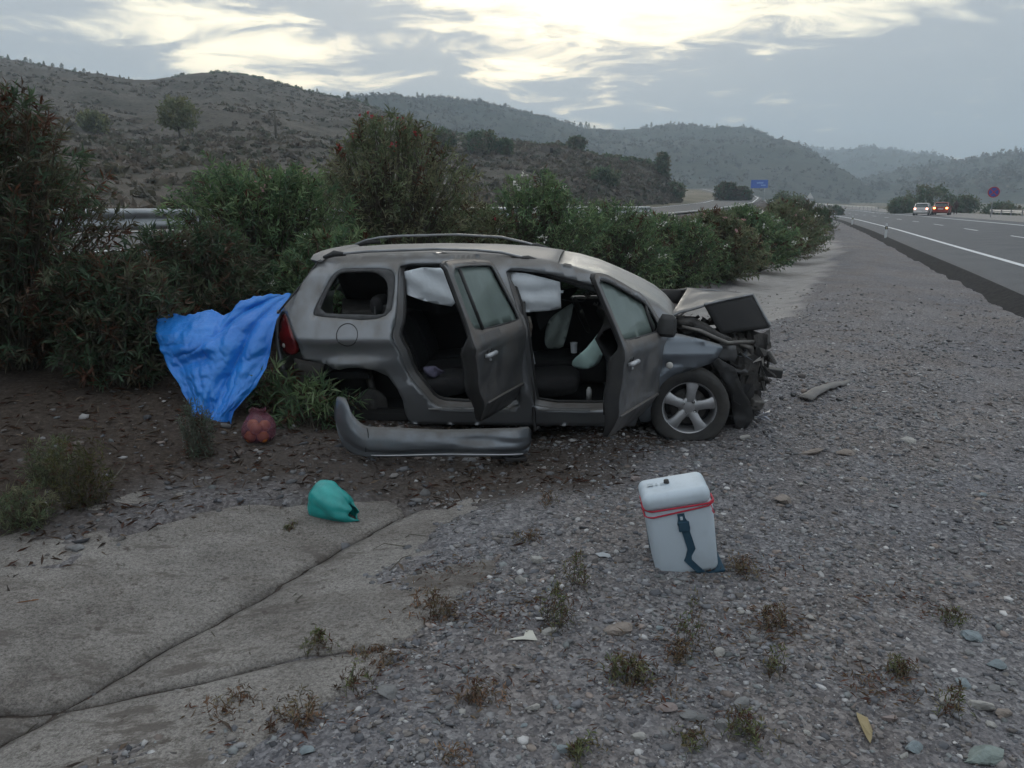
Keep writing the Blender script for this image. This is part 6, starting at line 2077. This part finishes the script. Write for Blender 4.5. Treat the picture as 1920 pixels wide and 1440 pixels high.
# ---- scrub over the hills: too many to count
def scrub(name, label, VG, n, seed, smin, smax, pal, rows=(0.05, .98), conifer=False):
    rng = rng_np(seed)
    nr, nc = VG.shape[:2]
    fr = rng.uniform(rows[0], rows[1], n) ** 1.0 * (nr - 1.001); fc = rng.uniform(0, nc - 1.001, n)
    i, j = fr.astype(int), fc.astype(int); a, b = (fr - i)[:, None], (fc - j)[:, None]
    P = VG[i, j] * (1 - a) * (1 - b) + VG[i + 1, j] * a * (1 - b) + VG[i, j + 1] * (1 - a) * b + VG[i + 1, j + 1] * a * b
    keep = fbm(P[:, 0] / 30, P[:, 1] / 30, 3, seed) > -.30
    P = P[keep]; n = len(P)
    K = 14
    s = rng.uniform(0, 1, n) ** 1.8 * (smax - smin) + smin
    off = rng.normal(size=(n, K, 3)); off /= np.linalg.norm(off, axis=2, keepdims=True); off *= rng.uniform(.3, 1, (n, K, 1)); off[..., 2] = np.abs(off[..., 2]) * (1.5 if conifer else .75)
    Q = (P[:, None] + off * s[:, None, None]).reshape(-1, 3)
    D = rng.normal(size=Q.shape); D[:, 2] += .3; D /= np.linalg.norm(D, axis=1, keepdims=True)
    L = np.repeat(s, K) * rng.uniform(.5, 1.0, n * K); W = L * rng.uniform(.5, .9, n * K)
    V, F = leaf_quads(Q - D * (L * .5)[:, None], D, L, W, rng=rng)
    c = np.repeat(np.repeat(pal[rng.integers(0, len(pal), n)] * rng.uniform(.7, 1.3, (n, 1)), K, 0) * rng.uniform(.8, 1.2, (n * K, 1)), 4, 0)
    o = np_obj(name, V, F, M_LEAF, None, False, c)
    tag(o, label, 'scrub', kind='stuff')


PAL_SCRUB = 1.6 * np.array([(.058, .055, .040), (.068, .061, .048), (.048, .050, .036), (.085, .072, .060), (.075, .064, .052)])
scrub('hillside_scrub', 'low dry scrub dotted over the brown hillside', VA, 15000, 700, .18, .85, PAL_SCRUB * 1.1, (.004, .98))
scrub('crest_scrub', 'dark bushes fringing the crest of the brown hill', VA, 900, 705, .4, 1.3, PAL_DARK * 1.1, (.95, 1.0))
scrub('ridge_woodland', 'dark scrub and small pines covering the middle ridge', VB, 5200, 701, .8, 2.4, PAL_SCRUB * .6, (.05, 1), True)
scrub('mountain_woodland', 'dark woodland on the far mountain', VC, 3000, 702, 2.5, 6, PAL_SCRUB * .7, (.05, 1), True)
scrub('mountain_woodland', 'dark woodland on the mountain shoulder at right', VD, 3000, 703, 2, 5.5, PAL_SCRUB * .7, (.05, 1), True)
# ------------------------------------------------------------------ stones and litter on the ground
ICO = []
_t = (1 + 5 ** .5) / 2
ICO = np.array([(-1, _t, 0), (1, _t, 0), (-1, -_t, 0), (1, -_t, 0), (0, -1, _t), (0, 1, _t), (0, -1, -_t), (0, 1, -_t), (_t, 0, -1), (_t, 0, 1), (-_t, 0, -1), (-_t, 0, 1)]) / math.hypot(1, _t)
ICOF = np.array([(0, 11, 5), (0, 5, 1), (0, 1, 7), (0, 7, 10), (0, 10, 11), (1, 5, 9), (5, 11, 4), (11, 10, 2), (10, 7, 6), (7, 1, 8), (3, 9, 4), (3, 4, 2), (3, 2, 6), (3, 6, 8), (3, 8, 9), (4, 9, 5), (2, 4, 11), (6, 2, 10), (8, 6, 7), (9, 8, 1)])
STONE_COLS = np.array([(.20, .20, .205), (.15, .152, .16), (.26, .258, .255), (.23, .215, .20), (.17, .155, .145), (.24, .238, .235), (.12, .122, .13), (.19, .20, .195), (.24, .20, .175), (.18, .165, .15), (.15, .15, .155), (.21, .205, .20), (.40, .39, .375)])


def stone_field(n, seed, ymin, ymax, rmin, rmed, rmax, zone, name, label, dexp=1.2, colmul=1.0):
    rng = rng_np(seed)
    # denser towards the viewer, as far as single stones can be told apart
    d = (ymin ** (2 - dexp) + rng.random(n * 3) * (ymax ** (2 - dexp) - ymin ** (2 - dexp))) ** (1 / (2 - dexp))
    th = rng.uniform(-.66, .66, n * 3)
    x = d * np.tan(th) * 1.02; y = d
    k = rng.random(n * 3) < zone(x, y) * np.clip((19 - y) / 11, 0, 1)
    x, y = x[k][:n], y[k][:n]
    n = len(x)
    z = gz(x, y)
    r = np.clip(rmed * np.exp(rng.normal(size=n) * .60), rmin, rmax) * np.clip(y / 3.5, .8, 2.0) ** .45
    S = np.stack([rng.uniform(.8, 1.5, n), rng.uniform(.7, 1.2, n), rng.uniform(.25, .65, n)], 1) * r[:, None]
    J = ICO[None] * (1 + rng.uniform(-.42, .40, (n, 12, 1)))
    V = J * S[:, None]
    a = rng.uniform(0, 2 * math.pi, n); ca, sa = np.cos(a)[:, None], np.sin(a)[:, None]
    t = rng.normal(size=n) * .35; ct, s_t = np.cos(t)[:, None], np.sin(t)[:, None]
    X, Y, Z = V[..., 0], V[..., 1], V[..., 2]
    Y, Z = Y * ct - Z * s_t, Y * s_t + Z * ct
    X, Y = X * ca - Y * sa, X * sa + Y * ca
    V = np.stack([X + x[:, None], Y + y[:, None], Z + (z + S[:, 2] * .25)[:, None]], -1).reshape(-1, 3)
    F = (np.arange(n)[:, None, None] * 12 + ICOF[None]).reshape(-1, 3)
    c = STONE_COLS[rng.integers(0, len(STONE_COLS), n)] * rng.uniform(.5, 1.3, (n, 1)) * colmul * np.array([.98, .985, 1.02])
    o = np_obj(name, V, F, M_STONE, None, False, np.repeat(c, 12, 0))
    tag(o, label, 'gravel', kind='stuff')
    return o


def zone_gravel(x, y):
    a = (x - XA(y)) * .88
    u = (x - XL(y)) * .938
    s = slabmask(x, y, a)
    return np.where((a > 0) & (u < -1.75), (1 - s) + .16 * s, 0) * np.clip(.75 + 1.5 * fbm(x * 1.1, y * 1.1, 3, 66), .18, 1) * np.where((a < 3.0) & (y > 4.9) & (y < 7.6) & (x < 2.2), .8, 1)


def zone_bank(x, y):
    a = (x - XA(y)) * .88
    s = slabmask(x, y, a)
    return np.where((a < 0) & (a > -3.4), (1 - s) * np.clip(1.1 + a * .28, .1, 1) * .8 + .14 * s, 0)


stone_field(70000, 900, 1.75, 19, .0032, .0054, .021, zone_gravel, 'gravel', 'loose grey crushed stone covering the verge')
stone_field(3500, 901, 2.0, 9, .006, .010, .035, zone_bank, 'bank_stones', 'small pale stones among the dead leaves of the left bank', colmul=.8)

def zone_joint(x, y):
    a = (x - XA(y)) * .88
    return np.where((np.abs(a) < .10) & (y < 5), np.exp(-(a / .045) ** 2), 0)


stone_field(1500, 902, 1.9, 5.2, .0025, .0045, .014, zone_joint, 'joint_grit', 'grit collected along the lengthwise joint of the concrete', colmul=.6)

# ---- single stones that stand out
ico2 = bmesh.new(); bmesh.ops.create_icosphere(ico2, subdivisions=2, radius=1)
I2V = np.array([v.co[:] for v in ico2.verts]); I2F = [tuple(v.index for v in f.verts) for f in ico2.faces]; ico2.free()
M_ROCKS = {}


def rock(px, py, w, hgt, col, lab, group=None, seed=0, flat=False):
    p = spot(px, py)
    d = math.hypot(p.x, p.y, 1.7)
    s = w / 1490 * d / 2
    r = rng_np(seed)
    V = I2V.copy()
    for _ in range(13):                                   # knock flats off a ball
        nrm = r.normal(size=3); nrm /= np.linalg.norm(nrm)
        lim = r.uniform(.42, .78)
        dd = V @ nrm
        V -= np.outer(np.maximum(dd - lim, 0), nrm)
    V *= 1 + .05 * r.normal(size=(len(V), 1))
    V *= np.array([1, r.uniform(.65, .95), hgt]) * s * 1.15
    key = tuple(col)
    if key not in M_ROCKS:
        M_ROCKS[key] = mat('rock', tuple(c * 1.1 for c in col), tuple(c * .68 for c in col), .92, scale=14, detail=8, bump=.5, bscale=60)
    o = mobj('stone', V, I2F, M_ROCKS[key], None, False)
    o.location = (p.x, p.y, p.z + s * hgt * .35); o.rotation_euler = (r.uniform(-.2, .2), r.uniform(-.2, .2), r.uniform(-.6, .6))
    tag(o, lab, 'stone', group)


PALE, GREY, BLUE, TAN, PINKG, GREEN = (.33, .32, .30), (.18, .18, .18), (.20, .235, .25), (.24, .205, .18), (.23, .19, .18), (.21, .25, .235)
NAMED = [
    (1398, 824, 28, .6, PALE, 'pale stone on the gravel right of the flat front tyre'), (1820, 1198, 48, .45, BLUE, 'flat bluish stone split by a groove, right foreground'), (1845, 1425, 75, .3, GREEN, 'large flat greenish stone at the bottom right corner'),
    (975, 1092, 32, .7, PALE, 'round white stone in the gravel left of the cooler box'), (1010, 1053, 28, .7, PALE, 'whitish stone just above the round white one'), (1028, 1188, 36, .5, PALE, 'flat cream stone right of the torn cream paper scrap'),
    (880, 1303, 34, .5, PINKG, 'pinkish stone in front of the reddish brown weed'), (1160, 1185, 64, .25, TAN, 'wide flat tan slab stone below the cooler box'), (1245, 1330, 44, .3, PINKG, 'flat pinkish slab stone bottom centre right'),
    (1298, 1345, 46, .4, GREY, 'pale grey slab right of the flat pinkish one'), (1358, 1362, 46, .4, GREY, 'blunt grey stone near the bottom right of centre'), (1388, 1322, 34, .6, GREY, 'rounded grey stone above the leafy green tuft'),
    (1470, 940, 38, .45, TAN, 'tan stone in the gravel right of the cooler box'), (1520, 850, 50, .2, TAN, 'flat tan patch of stone right of the front wheel'), (1588, 850, 42, .25, TAN, 'broad brownish stone right of the flat tan one'),
    (1700, 828, 34, .35, PALE, 'pale flat stone on the gravel far right, level with the wheel'), (1843, 1328, 40, .6, PALE, 'pale bulky stone in the lower right corner region'), (1775, 1320, 34, .7, PALE, 'pale stone behind the green weed, bottom right'),
    (1880, 1340, 28, .5, TAN, 'cream topped stone right of the bulky pale stone'), (1870, 1250, 34, .5, BLUE, 'grey blue stone at the right edge'), (142, 1030, 26, .5, GREY, 'grey stone at the upper edge of the concrete, left'),
    (1190, 900, 26, .5, PINKG, 'pinkish stone just left of the cooler lid'), (730, 1300, 50, .3, GREY, 'dark flat stone beside the green tipped weed'), (575, 1408, 40, .35, BLUE, 'flat blue grey stone near the bottom left'),
    (345, 1010, 14, .6, PALE, 'small white stone on the concrete left of the plastic bag'), (1805, 1285, 30, .5, BLUE, 'small blue stone between the two pale ones, lower right'), (1000, 1330, 30, .5, PALE, 'whitish stone bottom centre'),
    (1060, 1405, 30, .4, BLUE, 'bluish chip of stone at the bottom centre'), (1195, 1385, 30, .6, PALE, 'white angular stone at the bottom, right of centre'), (1345, 1225, 26, .6, PALE, 'pale stone right of the tall weed'),
    (1520, 1160, 24, .4, PALE, 'pale chip right of the spindly weed'), (1410, 1200, 34, .35, GREY, 'grey wedge stone below the spindly weed'), (1670, 1350, 30, .5, PINKG, 'pinkish stone right of the long tan leaf'), (1715, 1405, 34, .5, BLUE, 'rounded bluish stone near the large greenish one'),
]
for k, (px, py, w, hg, col, lab) in enumerate(NAMED):
    rock(px, py, w, hg, col, lab, None, 1000 + k)
rr_ = random.Random(77)
for k in range(60):
    px, py = rr_.uniform(620, 1900), rr_.uniform(880, 1430)
    if px < 1420 - (py - 880) * 1.0 and px < 1150 - (py - 880) * .9:
        continue
    if 1170 < px < 1370 and 860 < py < 1090:
        continue
    rock(px, py, rr_.uniform(11, 22), rr_.uniform(.3, .6), rr_.choice([PALE, GREY, GREY, BLUE, TAN, GREY]), 'one of the small loose stones strewn over the gravel', 'small loose stones', 1100 + k)

# ---- dead leaves and twigs on the bank and in the ditch
rng = rng_np(950)
n = 13000
y = rng.uniform(2.2, 17, n) ** 1.0; a = -rng.uniform(-1.1, 3.6, n)
x = XA(y) + a / .88
s = slabmask(x, y, a)
k = (rng.random(n) < np.where((a < -.2) | ((y > 4.7) & (y < 9)), 1 - .93 * s, .05)) & (np.abs(np.arctan2(x, y)) < .7)
x, y = x[k], y[k]; n = len(x)
P = np.stack([x, y, gz(x, y) + .006], 1)
D = rng.normal(size=(n, 3)); D[:, 2] = np.abs(D[:, 2]) * .22; D /= np.linalg.norm(D, axis=1, keepdims=True)
V, F = leaf_quads(P, D, rng.uniform(.03, .11, n), rng.uniform(.008, .02, n), rng=rng)
LC = np.array([(.06, .032, .02), (.09, .055, .036), (.04, .027, .02), (.15, .11, .08), (.085, .036, .023)])  # dead leaf browns with the shade under the bushes painted in
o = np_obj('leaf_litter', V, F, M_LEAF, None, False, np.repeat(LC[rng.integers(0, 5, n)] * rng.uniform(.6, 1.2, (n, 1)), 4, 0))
tag(o, 'brown dead oleander leaves strewn over the left bank', 'leaf litter', kind='stuff')
g = G(); r = random.Random(4)
for k in range(150):
    yy = r.uniform(2.3, 9); aa_ = -r.uniform(-.6, 3.2)
    xx = float(XA(yy)) + aa_ / .88
    if abs(math.atan2(xx, yy)) > .68:
        continue
    w = r.uniform(0, 6.28); L = r.uniform(.06, .28)
    z0 = zat(xx, yy)
    x2, y2 = xx + L * math.cos(w), yy + L * math.sin(w)
    g.tube([(xx, yy, z0 + .008), ((xx + x2) / 2 + r.uniform(-.02, .02), (yy + y2) / 2, max(z0, zat(x2, y2)) + r.uniform(.012, .03)), (x2, y2, zat(x2, y2) + .008)], [.003, .0025, .0012], 4)
o = g.build('fallen_twigs', M_TWIG); tag(o, 'thin dry twigs scattered on the bank and in the ditch', 'twigs', kind='stuff')
# dry reddish weed litter caught between the stones
rng = rng_np(960)
cent = [spot(*c) for c in ((850, 1080), (900, 1290), (830, 1150), (1290, 1200), (980, 1150), (700, 1250), (560, 1340), (1180, 1260), (1390, 1070), (1230, 1310), (440, 1330), (1440, 1180), (1700, 1130), (1640, 1290))]
P = []
for c in cent:
    k = int(rng.integers(70, 190))
    q = rng.normal(size=(k, 2)) * np.array([.14, .10]) * rng.uniform(.6, 1.3)
    P.append(np.stack([c.x + q[:, 0], c.y + q[:, 1]], 1))
P = np.concatenate(P); n = len(P)
P = np.stack([P[:, 0], P[:, 1], gz(P[:, 0], P[:, 1]) + rng.uniform(.004, .02, n)], 1)
D = rng.normal(size=(n, 3)); D[:, 2] = np.abs(D[:, 2]) * .4; D /= np.linalg.norm(D, axis=1, keepdims=True)
V, F = leaf_quads(P, D, rng.uniform(.012, .05, n), rng.uniform(.003, .010, n), rng=rng)
o = np_obj('dry_weed_litter', V, F, M_LEAF, None, False, np.repeat(np.array([(.16, .07, .045), (.13, .085, .05), (.20, .14, .085), (.11, .05, .035)])[rng.integers(0, 4, n)] * rng.uniform(.6, 1.2, (n, 1)), 4, 0))
tag(o, 'dry reddish weed scraps caught among the gravel', 'leaf litter', kind='stuff')
# one longer dead branch
a, b = spot(180, 945), spot(236, 888)
o = G().tube([a + Vector((0, 0, .01)), (a + b) / 2 + Vector((.01, 0, .05)), b + Vector((0, 0, .06))], [.008, .007, .003], 6).build('dead_branch', M_TWIG, None, True)
tag(o, 'dead pale branch lying at the edge of the concrete on the left', 'branch')

# ------------------------------------------------------------------ the dusk haze in the valley
m = bpy.data.materials.new('haze'); m.use_nodes = True
nn, ll = m.node_tree.nodes, m.node_tree.links
nn.remove(nn['Principled BSDF'])
pv = nn.new('ShaderNodeVolumePrincipled')
pv.inputs['Color'].default_value = (.76, .89, 1.0, 1)
pv.inputs['Density'].default_value = HAZE
ll.new(pv.outputs[0], nn['Material Output'].inputs['Volume'])
hz = G().box((0, 1080, 122), (4900, 3200, 260)).build('haze', m)
tag(hz, 'thin blue grey dusk haze lying in the valley', 'haze', kind='stuff')
